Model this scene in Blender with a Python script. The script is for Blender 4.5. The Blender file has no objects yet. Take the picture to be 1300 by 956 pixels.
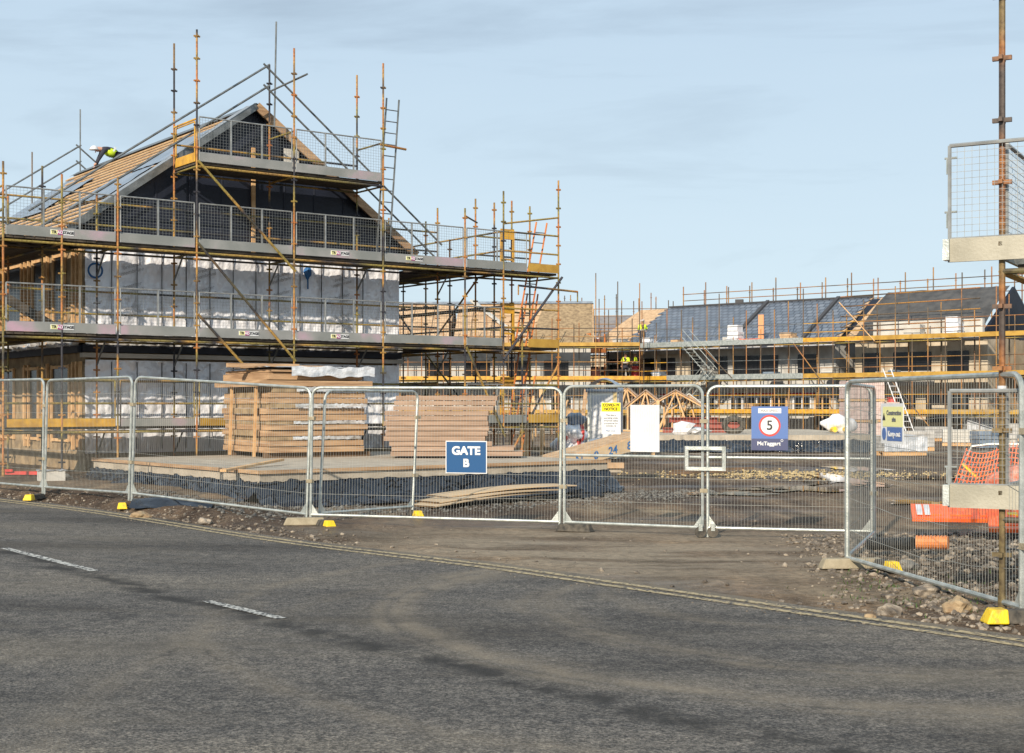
import bpy, bmesh, math, random
from mathutils import Vector, Matrix, noise
random.seed(7)
R = math.radians
SC = bpy.context.scene
COL = SC.collection
FPX, HOR, CAMH = 1780.0, 515.0, 1.7     # focal length in photo pixels, horizon row, eye height

# ------------------------------------------------------------------ camera
cd = bpy.data.cameras.new('camera'); cam = bpy.data.objects.new('camera', cd); COL.objects.link(cam)
cam.location = (0, 0, CAMH); cam.rotation_euler = (R(90), 0, 0)
cd.sensor_width = 36; cd.lens = 36*FPX/1300; cd.shift_y = (HOR-478)/1300
cd.clip_start = .1; cd.clip_end = 6000
SC.camera = cam
# ------------------------------------------------------------------ light
S = Vector((-.34, -.94, 0)).normalized()
ELEV = R(24.5)
SUN = Vector((S.x*math.cos(ELEV), S.y*math.cos(ELEV), math.sin(ELEV)))
ld = bpy.data.lights.new('sun', 'SUN'); ld.energy = 5.0; ld.angle = R(.6); ld.color = (1, .88, .71)
lo = bpy.data.objects.new('sun', ld); COL.objects.link(lo); lo.rotation_euler = SUN.to_track_quat('Z', 'Y').to_euler()
W = bpy.data.worlds.new('World'); SC.world = W; W.use_nodes = True
nt = W.node_tree; nt.nodes.clear()
def N(t, ty, **k):
    n = t.nodes.new(ty)
    for a, b in k.items(): setattr(n, a, b)
    return n
out = N(nt, 'ShaderNodeOutputWorld'); bg = N(nt, 'ShaderNodeBackground'); bg.inputs[1].default_value = .0875
sky = N(nt, 'ShaderNodeTexSky', sky_type='NISHITA', sun_disc=False)
sky.sun_elevation = ELEV; sky.sun_rotation = math.atan2(S.x, S.y); sky.air_density = 1; sky.dust_density = .8; sky.ozone_density = 1.4
tc = N(nt, 'ShaderNodeTexCoord'); mp = N(nt, 'ShaderNodeMapping'); mp.inputs['Scale'].default_value = (1.0, 1.0, 6)
nz = N(nt, 'ShaderNodeTexNoise'); nz.inputs['Scale'].default_value = 2.1; nz.inputs['Detail'].default_value = 9; nz.inputs['Roughness'].default_value = .56; nz.inputs['Distortion'].default_value = .5
cr = N(nt, 'ShaderNodeValToRGB'); cr.color_ramp.elements[0].position = .36; cr.color_ramp.elements[1].position = .68
cr.color_ramp.elements[0].color = (.86, .86, .86, 1); cr.color_ramp.elements[1].color = (.96, .96, .96, 1)
cr2 = N(nt, 'ShaderNodeValToRGB'); cr2.color_ramp.elements[0].position = .36; cr2.color_ramp.elements[1].position = .50
cr2.color_ramp.elements[0].color = (5.0, 6.3, 7.6, 1); cr2.color_ramp.elements[1].color = (6.1, 7.7, 9.2, 1)
mx = N(nt, 'ShaderNodeMix', data_type='RGBA')
L = nt.links.new
L(tc.outputs['Generated'], mp.inputs[0]); L(mp.outputs[0], nz.inputs[0]); L(nz.outputs[0], cr.inputs[0]); L(nz.outputs[0], cr2.inputs[0])
gz_ = N(nt, 'ShaderNodeSeparateXYZ'); L(tc.outputs['Generated'], gz_.inputs[0])
hr = N(nt, 'ShaderNodeValToRGB'); hr.color_ramp.elements[0].position = .0; hr.color_ramp.elements[0].color = (1.25, 1.2, 1.1, 1); hr.color_ramp.elements[1].position = .26; hr.color_ramp.elements[1].color = (1.0, 1.0, 1.0, 1)
hm = N(nt, 'ShaderNodeMix', data_type='RGBA', blend_type='MULTIPLY'); hm.inputs[0].default_value = 1; L(gz_.outputs[2], hr.inputs[0])
L(cr.outputs[0], mx.inputs[0]); L(sky.outputs[0], mx.inputs[6]); L(cr2.outputs[0], hm.inputs[6]); L(hr.outputs[0], hm.inputs[7]); L(hm.outputs[2], mx.inputs[7])
L(mx.outputs[2], bg.inputs[0]); L(bg.outputs[0], out.inputs[0])
SC.view_settings.view_transform = 'Standard'; SC.view_settings.look = 'None'
SC.view_settings.exposure = .15; SC.view_settings.gamma = 1

# ------------------------------------------------------------------ materials
def mat(name, c1, c2=None, scale=3, rough=.7, metal=0, bump=0, bscale=None, stretch=(1, 1, 1), lo_=.35, hi=.65, detail=4, bdet=5, c3=None, world=False, spec=.5, coat=0):
    m = bpy.data.materials.new(name); m.use_nodes = True; t = m.node_tree; b = t.nodes['Principled BSDF']
    b.inputs['Roughness'].default_value = rough; b.inputs['Metallic'].default_value = metal
    b.inputs['Specular IOR Level'].default_value = spec; b.inputs['Coat Weight'].default_value = coat
    b.inputs['Base Color'].default_value = (*c1, 1)
    if c2 is None and not bump: return m
    if world: src = N(t, 'ShaderNodeNewGeometry').outputs['Position']
    else: src = N(t, 'ShaderNodeTexCoord').outputs['Object']
    mp = N(t, 'ShaderNodeMapping'); mp.inputs['Scale'].default_value = stretch; t.links.new(src, mp.inputs[0])
    oi = N(t, 'ShaderNodeObjectInfo'); ad = N(t, 'ShaderNodeVectorMath', operation='MULTIPLY_ADD')
    ad.inputs[1].default_value = (19, 13, 17); t.links.new(oi.outputs['Random'], ad.inputs[0]); t.links.new(mp.outputs[0], ad.inputs[2])
    if c2 is not None:
        n = N(t, 'ShaderNodeTexNoise'); n.inputs['Scale'].default_value = scale; n.inputs['Detail'].default_value = detail
        t.links.new(ad.outputs[0], n.inputs[0])
        r = N(t, 'ShaderNodeValToRGB'); e = r.color_ramp.elements
        e[0].position = lo_; e[0].color = (*c1, 1); e[1].position = hi; e[1].color = (*c2, 1)
        if c3 is not None: x = e.new((lo_+hi)/2); x.color = (*c3, 1)
        t.links.new(n.outputs[0], r.inputs[0]); t.links.new(r.outputs[0], b.inputs['Base Color'])
    if bump:
        n2 = N(t, 'ShaderNodeTexNoise'); n2.inputs['Scale'].default_value = bscale or scale*4; n2.inputs['Detail'].default_value = bdet
        t.links.new(ad.outputs[0], n2.inputs[0]); bn = N(t, 'ShaderNodeBump'); bn.inputs['Strength'].default_value = min(1, bump); bn.inputs['Distance'].default_value = .02*max(1, bump)
        t.links.new(n2.outputs[0], bn.inputs['Height']); t.links.new(bn.outputs[0], b.inputs['Normal'])
    return m
def tube_mat(name, stops, scale=1.0):
    m = mat(name, stops[0][1], rough=.55, bump=0); t = m.node_tree; b = t.nodes['Principled BSDF']
    g = N(t, 'ShaderNodeNewGeometry'); mp = N(t, 'ShaderNodeMapping'); mp.inputs['Scale'].default_value = (.5, .5, .62)
    n = N(t, 'ShaderNodeTexNoise'); n.inputs['Scale'].default_value = scale; n.inputs['Detail'].default_value = 1.2
    oi = N(t, 'ShaderNodeObjectInfo'); ad = N(t, 'ShaderNodeVectorMath', operation='MULTIPLY_ADD'); ad.inputs[1].default_value = (19, 13, 17)
    t.links.new(g.outputs['Position'], mp.inputs[0]); t.links.new(oi.outputs['Random'], ad.inputs[0]); t.links.new(mp.outputs[0], ad.inputs[2])
    t.links.new(ad.outputs[0], n.inputs[0]); r = N(t, 'ShaderNodeValToRGB'); e = r.color_ramp.elements
    e[0].position = stops[0][0]; e[0].color = (*stops[0][1], 1); e[1].position = stops[-1][0]; e[1].color = (*stops[-1][1], 1)
    for p, c in stops[1:-1]: x = e.new(p); x.color = (*c, 1)
    t.links.new(n.outputs[0], r.inputs[0])
    n2 = N(t, 'ShaderNodeTexNoise'); n2.inputs['Scale'].default_value = 22; n2.inputs['Detail'].default_value = 6; t.links.new(g.outputs['Position'], n2.inputs[0])
    r2 = N(t, 'ShaderNodeValToRGB'); r2.color_ramp.elements[0].position = .35; r2.color_ramp.elements[0].color = (.35, .3, .28, 1); r2.color_ramp.elements[1].position = .6; r2.color_ramp.elements[1].color = (1, 1, 1, 1)
    t.links.new(n2.outputs[0], r2.inputs[0])
    mm = N(t, 'ShaderNodeMix', data_type='RGBA', blend_type='MULTIPLY'); mm.inputs[0].default_value = .75
    t.links.new(r.outputs[0], mm.inputs[6]); t.links.new(r2.outputs[0], mm.inputs[7]); t.links.new(mm.outputs[2], b.inputs['Base Color'])
    return m
M = {}
RUST, OCH, OLV, DRK, GLV = (.46, .17, .05), (.46, .27, .07), (.30, .24, .06), (.035, .035, .045), (.22, .23, .23)
M['tube'] = tube_mat('scaffold tube paint', [(.36, DRK), (.43, OLV), (.50, RUST), (.56, OCH), (.62, DRK)])
M['ledger'] = tube_mat('scaffold ledger paint', [(.36, DRK), (.46, OLV), (.54, OCH), (.58, DRK), (.66, OLV)], .7)
M['grey_tube'] = mat('grey galvanised tube', (.14, .15, .15), (.24, .25, .25), 5, .45, .6)
M['far_tube'] = tube_mat('rusty thin tube', [(.38, (.10, .075, .05)), (.48, (.38, .17, .06)), (.56, (.42, .22, .05)), (.64, (.13, .10, .07))], .5)
M['galv'] = mat('galvanised fence steel', (.36, .39, .37), (.56, .58, .55), 9, .45, .65, .15, 60)
M['wire'] = mat('fence wire', (.26, .27, .25), (.38, .38, .35), 14, .5, .3)
M['guardwire'] = mat('guard mesh wire', (.20, .21, .21), (.30, .31, .30), 9, .5, .5)
M['guardframe'] = mat('guard frame steel', (.26, .27, .27), (.40, .41, .40), 7, .5, .5)
M['toe'] = mat('toe board steel', (.22, .23, .22), (.50, .33, .41), .9, .6, .15, .15, 30, lo_=.42, hi=.70, c3=(.30, .30, .29))
M['toe_near'] = mat('near toe board', (.30, .28, .22), (.45, .42, .34), 2.4, .7, 0, .3, 40)
M['yellow'] = mat('yellow painted steel', (.42, .22, .03), (.66, .36, .03), 5, .5, 0, .1, 30)
M['ochre'] = mat('ochre board', (.34, .19, .03), (.48, .29, .05), 3, .6, 0, .1, 30)
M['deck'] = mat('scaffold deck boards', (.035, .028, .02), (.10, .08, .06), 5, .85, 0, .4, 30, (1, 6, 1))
M['pink'] = mat('pink paint', (.62, .30, .42))
M['foil'] = mat('silver breather membrane', (.76, .76, .80), (.88, .88, .92), 1.2, .30, .12, 1.3, 9, (1, 1, .55), bdet=4)
M['seam'] = mat('membrane tape seam', (.05, .05, .055))
M['foil2'] = mat('crumpled foil sheeting', (.45, .44, .42), (.85, .85, .86), 3.0, .3, .45, 1.0, 9)
M['navy'] = mat('dark blue black membrane', (.006, .009, .018), (.011, .015, .030), 1, .55, 0, .6, 5)
M['blackplas'] = mat('black polythene sheet', (.008, .011, .018), (.018, .024, .036), 1.5, .14, 0, 2.6, 3.0, bdet=2, spec=.6)
M['underlay'] = mat('blue grey roofing underlay', (.15, .19, .24), (.21, .25, .31), 2, .32, 0, .4, 8)
M['batten'] = mat('timber batten', (.50, .29, .13), (.66, .43, .22), 6, .75, 0, .2, 40, (.3, 1, 1))
M['osb'] = mat('oriented strand board', (.40, .26, .15), (.58, .40, .24), 5, .8, 0, .3, 60)
M['osb_dk'] = mat('weathered sheathing board', (.20, .14, .08), (.36, .26, .15), 5, .85, 0, .3, 40)
M['timber'] = mat('pale sawn timber', (.30, .18, .10), (.50, .33, .19), 3.5, .75, 0, .35, 40, (.4, .4, 5))
M['timber_pk'] = mat('pinkish sawn timber', (.27, .18, .125), (.38, .26, .185), 3.5, .78, 0, .35, 40, (.4, .4, 5))
M['timber_dk'] = mat('dark brown timber', (.09, .06, .035), (.16, .10, .06), 4, .9)  # plain dark brown timber for bearers, board joints and sodden planks
M['plastic_wrap'] = mat('clear plastic wrap', (.38, .41, .45), (.72, .74, .78), 4, .22, .1, 1, 14)
M['ply'] = mat('plywood', (.46, .33, .20), (.60, .45, .28), 4, .7, 0, .1, 30, (.5, 4, 1))
M['conc'] = mat('foundation concrete', (.33, .285, .225), (.46, .40, .32), 3, .9, 0, .3, 30)
M['conc_lt'] = mat('pale concrete', (.46, .44, .40), (.58, .56, .52), 1.6, .85, 0, .2, 20)
M['white'] = mat('white sheet', (.56, .57, .59), (.68, .68, .70), 5, .55)
M['white2'] = mat('white wrapping', (.66, .66, .68), (.84, .84, .86), 4, .5, 0, .8, 9)
M['slate'] = None
M['glass'] = mat('dark window opening', (.012, .012, .014), rough=.25)
M['orange'] = mat('orange plastic', (.80, .10, .015), (.88, .17, .03), 6, .5, 0, .1, 20)
M['orange_paint'] = mat('orange ladder paint', (.46, .13, .03), (.58, .20, .05), 6, .5)
M['red'] = mat('red paint', (.62, .035, .03), (.50, .05, .04), 6, .5)
M['rednote'] = mat('red steel sections', (.22, .05, .04), (.34, .09, .06), 5, .6)
M['blue'] = mat('blue sign face', (.003, .068, .20), rough=.4)
M['blue_lt'] = mat('pale blue sign face', (.075, .15, .38), rough=.4)
M['navy_sign'] = mat('navy sign band', (.05, .06, .14), rough=.4)
M['sign_white'] = mat('sign white', (.60, .61, .62), (.72, .73, .74), 6, .45)
M['sign_yellow'] = mat('sign yellow', (.85, .72, .01), rough=.4)
M['sign_pale'] = mat('faded sign yellow', (.74, .72, .34), rough=.5)
M['ink'] = mat('black ink', (.015, .015, .02), rough=.5)
M['ink_grey'] = mat('grey ink', (.12, .13, .15), rough=.5)
M['bluepaint'] = mat('blue marker paint', (.02, .12, .32), rough=.5)
M['rubber'] = mat('recycled rubber', (.03, .029, .026), (.11, .095, .075), 12, .85, 0, .5, 50)
M['footconc'] = mat('dusty concrete foot', (.26, .22, .15), (.36, .31, .22), 8, .9, 0, .4, 50)
M['capyel'] = mat('yellow foot cap', (.50, .34, .04), (.80, .54, .01), 11, .5, 0, .3, 60, lo_=.36, hi=.5)
M['stone'] = mat('stones', (.07, .058, .047), (.36, .30, .23), 9, .85, 0, .5, 40, world=True, c3=(.15, .125, .10))
M['boulder'] = mat('tan boulder', (.22, .14, .075), (.40, .30, .18), 7, .85, 0, .8, 22)
M['greystone'] = mat('grey crushed stone', (.06, .06, .06), (.21, .20, .18), 7, .85, 0, .4, 40, world=True, c3=(.12, .115, .105))
M['render'] = mat('grey block wall', (.40, .385, .36), (.54, .53, .50), 2, .85, 0, .3, 12)
M['tan_wall'] = mat('buff block wall', (.40, .33, .24), (.56, .48, .37), 2, .85, 0, .3, 12)
M['skin'] = mat('skin', (.50, .27, .19)); M['hivis'] = mat('hi vis yellow cloth', (.62, .80, .03), (.55, .72, .03), 7, .7)
M['dkcloth'] = mat('dark work clothes', (.02, .022, .035), (.035, .035, .05), 8, .85)
M['refl'] = mat('reflective strip', (.62, .63, .62), rough=.3)
M['cabin'] = mat('cream moulded plastic', (.80, .78, .68), (.84, .83, .78), 3, .5)
M['cabin_gr'] = mat('grey moulded roof', (.34, .38, .44), (.42, .46, .52), 3, .4)
M['tanp'] = mat('tan moulded plastic', (.55, .42, .20))
M['blackpipe'] = mat('black ribbed pipe', (.02, .02, .02), rough=.45)
M['terra'] = mat('orange ribbed pipe', (.62, .19, .05), (.70, .26, .08), 8, .5)
M['leaf'] = mat('grass tuft', (.03, .07, .015), (.08, .13, .03), 8, .7)
M['tarp'] = mat('blue grey tarpaulin', (.12, .17, .24), (.22, .27, .34), 3, .4, 0, .8, 6)

def slate_mat():
    m = mat('slate grey roof tiles', (.1, .12, .15), rough=.42); t = m.node_tree; b = t.nodes['Principled BSDF']
    tcn = N(t, 'ShaderNodeUVMap')
    br = N(t, 'ShaderNodeTexBrick'); br.inputs['Scale'].default_value = 1; br.inputs['Brick Width'].default_value = .42; br.inputs['Row Height'].default_value = .40
    br.inputs['Mortar Size'].default_value = .035; br.inputs['Color1'].default_value = (.115, .138, .172, 1); br.inputs['Color2'].default_value = (.175, .198, .235, 1); br.inputs['Mortar'].default_value = (.055, .065, .085, 1)
    n = N(t, 'ShaderNodeTexNoise'); n.inputs['Scale'].default_value = 1.1
    r = N(t, 'ShaderNodeValToRGB'); r.color_ramp.elements[0].color = (.72, .74, .78, 1); r.color_ramp.elements[1].color = (1.2, 1.2, 1.2, 1)
    mm = N(t, 'ShaderNodeMix', data_type='RGBA', blend_type='MULTIPLY'); mm.inputs[0].default_value = 1
    bp = N(t, 'ShaderNodeBump'); bp.inputs['Distance'].default_value = .03; bp.inputs['Strength'].default_value = .8
    l = t.links.new
    l(tcn.outputs[0], br.inputs[0]); l(tcn.outputs[0], n.inputs[0]); l(n.outputs[0], r.inputs[0]); l(br.outputs[0], mm.inputs[6]); l(r.outputs[0], mm.inputs[7])
    l(mm.outputs[2], b.inputs['Base Color']); l(br.outputs['Fac'], bp.inputs['Height']); bp.invert = True; l(bp.outputs[0], b.inputs['Normal'])
    return m
M['slate'] = slate_mat()

# ------------------------------------------------------------------ helpers
class Frame:
    def __init__(s, o, ang): s.o = Vector(o); s.a = ang; s.m = Matrix.Rotation(ang, 3, 'Z')
    def w(s, p): return s.o + s.m @ Vector(p)
WORLD = Frame((0, 0, 0), 0)
ORG = {}
def tag(o, label, cat, group=None, kind=None):
    if label: o['label'] = label
    if cat: o['category'] = cat
    if group: o['group'] = group
    if kind: o['kind'] = kind
    return o
def thing(name, label, cat, at=(0, 0, 0), fr=WORLD, rz=0, group=None):
    """Empty at the thing's base. Meshes for it are given in the frame's own coordinates (rz=0) or in its own local ones (rz given)."""
    o = bpy.data.objects.new(name, None); COL.objects.link(o); o.empty_display_size = .3
    o.location = fr.w(at); o.rotation_euler = (0, 0, fr.a + rz)
    ORG[o] = Vector(at) if fr is not WORLD or rz == 0 else Vector((0, 0, 0))
    return tag(o, label, cat, group)
def local(o): ORG[o] = Vector((0, 0, 0)); return o
class MB:
    def __init__(s): s.v = []; s.f = []; s.mi = []; s.k = 0; s.uv = None
    def face(s, pts, k=None):
        n = len(s.v); s.v += [Vector(p) for p in pts]; s.f.append(tuple(range(n, n+len(pts)))); s.mi.append(s.k if k is None else k)
    def hexa(s, p):   # 8 points: bottom 4, top 4
        n = len(s.v); s.v += [Vector(q) for q in p]
        for q in ((0, 3, 2, 1), (4, 5, 6, 7), (0, 1, 5, 4), (1, 2, 6, 5), (2, 3, 7, 6), (3, 0, 4, 7)): s.f.append(tuple(n+i for i in q)); s.mi.append(s.k)
    def box(s, c, sz, rot=0, tilt=None):
        c = Vector(c); m = Matrix.Rotation(rot, 3, 'Z')
        if tilt is not None: m = tilt if rot == 0 else m @ tilt
        h = Vector(sz)/2
        s.hexa([c + m @ Vector((x*h.x, y*h.y, z*h.z)) for z in (-1, 1) for x, y in ((-1, -1), (1, -1), (1, 1), (-1, 1))])
        return s
    def beam(s, p, q, w, h, up=(0, 0, 1)):
        p, q = Vector(p), Vector(q); d = (q-p).normalized(); sd = d.cross(Vector(up))
        if sd.length < 1e-4: sd = Vector((1, 0, 0))
        sd.normalize(); u = sd.cross(d).normalized()
        s.hexa([a + sd*(x*w/2) + u*(y*h/2) for a in (p, q) for x, y in ((-1, -1), (1, -1), (1, 1), (-1, 1))]); return s
    def bar(s, p, q, r, n=6, r2=None, caps=True):
        p, q = Vector(p), Vector(q); d = (q-p)
        if d.length < 1e-6: return s
        d.normalize(); a = d.orthogonal().normalized(); b = d.cross(a); k = len(s.v); r2 = r if r2 is None else r2
        for c, rr in ((p, r), (q, r2)):
            for i in range(n):
                t = 2*math.pi*i/n; s.v.append(c + a*(rr*math.cos(t)) + b*(rr*math.sin(t)))
        for i in range(n): j = (i+1) % n; s.f.append((k+i, k+j, k+n+j, k+n+i)); s.mi.append(s.k)
        if caps: s.f.append(tuple(k+i for i in reversed(range(n)))); s.f.append(tuple(k+n+i for i in range(n))); s.mi += [s.k, s.k]
        return s
    def path(s, pts, r, n=6):
        pts = [Vector(p) for p in pts]; k = len(s.v); a = None
        for i, p in enumerate(pts):
            d = (pts[min(i+1, len(pts)-1)] - pts[max(i-1, 0)]).normalized()
            a = (a - d*a.dot(d)) if a is not None else d.orthogonal()
            a.normalize(); b = d.cross(a)
            for j in range(n): t = 2*math.pi*j/n; s.v.append(p + a*(r*math.cos(t)) + b*(r*math.sin(t)))
        for i in range(len(pts)-1):
            for j in range(n):
                j2 = (j+1) % n; s.f.append((k+i*n+j, k+i*n+j2, k+(i+1)*n+j2, k+(i+1)*n+j)); s.mi.append(s.k)
        s.f.append(tuple(k+i for i in reversed(range(n)))); e = k+(len(pts)-1)*n; s.f.append(tuple(e+i for i in range(n))); s.mi += [s.k, s.k]
        return s
    def grid(s, fn, nu, nv):
        k = len(s.v)
        for i in range(nu+1):
            for j in range(nv+1): s.v.append(Vector(fn(i/nu, j/nv)))
        for i in range(nu):
            for j in range(nv):
                a = k+i*(nv+1)+j; s.f.append((a, a+nv+1, a+nv+2, a+1)); s.mi.append(s.k)
        return s
    def prism(s, pts, vec):
        pts = [Vector(p) for p in pts]; vec = Vector(vec); n = len(s.v); m = len(pts)
        s.v += pts + [p+vec for p in pts]
        s.f.append(tuple(n+i for i in range(m))); s.f.append(tuple(n+m+i for i in reversed(range(m))))
        for i in range(m): j = (i+1) % m; s.f.append((n+i, n+m+i, n+m+j, n+j))
        s.mi += [s.k]*(m+2); return s
    def rock(s, c, r, sq=.7, seed=0, sub=1):
        bm = bmesh.new(); bmesh.ops.create_icosphere(bm, subdivisions=sub, radius=1)
        rnd = random.Random(seed); o = Vector((rnd.random()*50, rnd.random()*50, rnd.random()*50)); sx, sy = .7+rnd.random()*.6, .7+rnd.random()*.6
        rot = Matrix.Rotation(rnd.random()*6.28, 3, 'Z'); k = len(s.v)
        for v in bm.verts:
            p = v.co.copy(); p *= 1 + .55*noise.noise(p*1.3+o); p.x *= sx; p.y *= sy; p.z *= sq
            s.v.append(Vector(c) + rot @ p * r)
        for f in bm.faces: s.f.append(tuple(k+v.index for v in f.verts)); s.mi.append(s.k)
        bm.free(); return s
    def build(s, name, mats, parent=None, smooth=False, at=None, fr=WORLD, fix=True, auto=None):
        if not isinstance(mats, (list, tuple)): mats = [mats]
        off = ORG[parent] if parent is not None else Vector(at or (0, 0, 0))
        me = bpy.data.meshes.new(name); me.from_pydata([v-off for v in s.v], [], s.f)
        for m in mats: me.materials.append(m)
        me.polygons.foreach_set('material_index', s.mi)
        if fix:
            bm = bmesh.new(); bm.from_mesh(me); bmesh.ops.recalc_face_normals(bm, faces=bm.faces); bm.to_mesh(me); bm.free()
        if smooth: me.polygons.foreach_set('use_smooth', [True]*len(me.polygons))
        me.update()
        o = bpy.data.objects.new(name, me); COL.objects.link(o)
        if parent is not None: o.parent = parent; ORG[o] = off
        else: o.location = fr.w(off); o.rotation_euler = (0, 0, fr.a)
        return o
def textmesh(body, size, m, parent, pos, right, name='lettering', bold=0, align='CENTER', ext=.0015, spacing=1, squash=1):
    """text lying in the plane spanned by 'right' and world up, centred on pos (parent's frame coordinates)"""
    c = bpy.data.curves.new(name, 'FONT'); c.body = body; c.size = size; c.align_x = align; c.align_y = 'CENTER'; c.extrude = ext; c.space_line = spacing
    o = bpy.data.objects.new(name, c); COL.objects.link(o)
    dg = bpy.context.evaluated_depsgraph_get(); me = bpy.data.meshes.new_from_object(o.evaluated_get(dg))
    bpy.data.objects.remove(o); bpy.data.curves.remove(c)
    r = Vector(right).normalized(); u = Vector((0, 0, 1)); nrm = r.cross(u)
    off = Vector(pos) - ORG[parent]
    for v in me.vertices: x, y, z = v.co; v.co = off + r*x*squash + u*y + nrm*z
    if bold:
        base = [(v.co.copy()) for v in me.vertices]; fs = [tuple(p.vertices) for p in me.polygons]; vv, ff = [], []
        for k_, (dx, dz) in enumerate(((-1, -1), (1, 1), (-1, 1), (1, -1), (0, 0))):
            n0 = len(vv); vv += [b + r*(dx*bold) + u*(dz*bold) + nrm*(k_*.0004) for b in base]; ff += [tuple(n0+i for i in f) for f in fs]
        me = bpy.data.meshes.new(name); me.from_pydata(vv, [], ff)
    me.materials.clear(); me.materials.append(m); me.name = name
    o = bpy.data.objects.new(name, me); COL.objects.link(o); o.parent = parent; ORG[o] = ORG[parent]; return o
def sstep(a, b, x):
    t = max(0, min(1, (x-a)/(b-a))); return t*t*(3-2*t)

# ------------------------------------------------------------------ ground levels, road edge
EDGE = [(-300, 339), (-40, 57.5), (-8.9, 24.3), (-3.65, 18.65), (0, 14.9), (3.7, 10.35), (14, -2.6), (60, -60), (300, -360)]
def edge_y(x):
    for (a, b), (c, d) in zip(EDGE, EDGE[1:]):
        if x <= c: return b + (d-b)*(x-a)/(c-a)
    return EDGE[-1][1]
def road_z(x): return .10*sstep(-2, -7, x)
def side(x, y): return (y - edge_y(x))*.67     # metres beyond the road edge (positive on the site side)
def gz(x, y, bumps=True):
    d = side(x, y); z = road_z(x) + .13*sstep(.15, .7, d)*sstep(-3.2, -5.2, x)
    if bumps and 0 < d:
        near = sstep(0, .35, d)
        a = .035
        if -1.5 < x < 6 and y < 60: a = .012
        if y > 60: a = .02
        z += near*(a*noise.noise(Vector((x*1.7, y*1.7, 0))) + a*.5*noise.noise(Vector((x*6, y*6, 3))))
        heap = sstep(3.3, 4.6, x)*sstep(0.25, 1.2, d)*sstep(19, 14, y)      # low rubble bank inside the right hand fence
        z += heap*(.05 + .06*noise.noise(Vector((x*1.2, y*1.2, 9))))
        z += .05*sstep(.2, .5, d)*sstep(1.0, .5, d)*max(0, noise.noise(Vector((x*1.1, y*1.1, 5)))+.2)
    if d <= 0: z -= .05*sstep(0, -.4, d)
    return z
def ground_mat():
    m = mat('brown trodden mud', (.1, .08, .06), rough=.9, spec=.2); t = m.node_tree; b = t.nodes['Principled BSDF']; l = t.links.new
    g = N(t, 'ShaderNodeNewGeometry')
    def nz(scale, det=5, st=(1, 1, 1), rough=.55):
        mp = N(t, 'ShaderNodeMapping'); mp.inputs['Scale'].default_value = st; l(g.outputs['Position'], mp.inputs[0])
        n = N(t, 'ShaderNodeTexNoise'); n.inputs['Scale'].default_value = scale; n.inputs['Detail'].default_value = det; n.inputs['Roughness'].default_value = rough; l(mp.outputs[0], n.inputs[0]); return n.outputs[0]
    def ramp(src, *st):
        r = N(t, 'ShaderNodeValToRGB'); e = r.color_ramp.elements; e[0].position = st[0][0]; e[0].color = (*st[0][1], 1); e[1].position = st[-1][0]; e[1].color = (*st[-1][1], 1)
        for p, c in st[1:-1]: x = e.new(p); x.color = (*c, 1)
        l(src, r.inputs[0]); return r.outputs[0]
    def mix(f, a, c, bt='MIX'):
        x = N(t, 'ShaderNodeMix', data_type='RGBA', blend_type=bt)
        if isinstance(f, float): x.inputs[0].default_value = f
        else: l(f, x.inputs[0])
        l(a, x.inputs[6]); l(c, x.inputs[7]); return x.outputs[2]
    base = ramp(nz(.45, 6, (1, .55, 1)), (.34, (.05, .034, .023)), (.47, (.095, .066, .045)), (.56, (.165, .12, .08)), (.68, (.24, .19, .13)))
    base = mix(.75, base, ramp(nz(1.1, 7, (1.5, .22, 1), .62), (.36, (.45, .43, .42)), (.5, (1.0, 1.0, 1.0)), (.64, (1.6, 1.55, 1.45))), 'MULTIPLY')
    fine = ramp(nz(9, 6), (.32, (.55, .52, .5)), (.62, (1.25, 1.22, 1.2)))
    c = mix(.85, base, fine, 'MULTIPLY')
    dd = N(t, 'ShaderNodeVectorMath', operation='DISTANCE'); l(g.outputs['Position'], dd.inputs[0]); dd.inputs[1].default_value = (.9, 16.6, 0)
    mr = N(t, 'ShaderNodeMapRange', interpolation_type='SMOOTHSTEP'); l(dd.outputs['Value'], mr.inputs[0]); mr.inputs[1].default_value = 1.2; mr.inputs[2].default_value = 5.5; mr.inputs[3].default_value = .85; mr.inputs[4].default_value = 0
    du = N(t, 'ShaderNodeMath', operation='MULTIPLY'); l(mr.outputs[0], du.inputs[0]); l(ramp(nz(.8, 6, (.45, 1.9, 1)), (.36, (.15, .15, .15)), (.56, (1, 1, 1))), du.inputs[1])
    dc = N(t, 'ShaderNodeRGB'); dc.outputs[0].default_value = (.30, .25, .185, 1); dcm = mix(.5, dc.outputs[0], fine, 'MULTIPLY'); c = mix(du.outputs[0], c, dcm)
    speck = ramp(nz(45, 3), (.62, (0, 0, 0)), (.68, (1, 1, 1)))
    st = N(t, 'ShaderNodeRGB'); st.outputs[0].default_value = (.30, .26, .21, 1)
    c = mix(speck, c, st.outputs[0]); l(c, b.inputs['Base Color'])
    wet = ramp(nz(.32, 4, (.6, 1.3, 1)), (.36, (.35, .35, .35)), (.5, (.92, .92, .92))); l(wet, b.inputs['Roughness'])
    bp = N(t, 'ShaderNodeBump'); bp.inputs['Distance'].default_value = .05; bp.inputs['Strength'].default_value = .9; l(nz(11, 8, rough=.65), bp.inputs['Height']); l(bp.outputs[0], b.inputs['Normal'])
    return m
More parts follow.
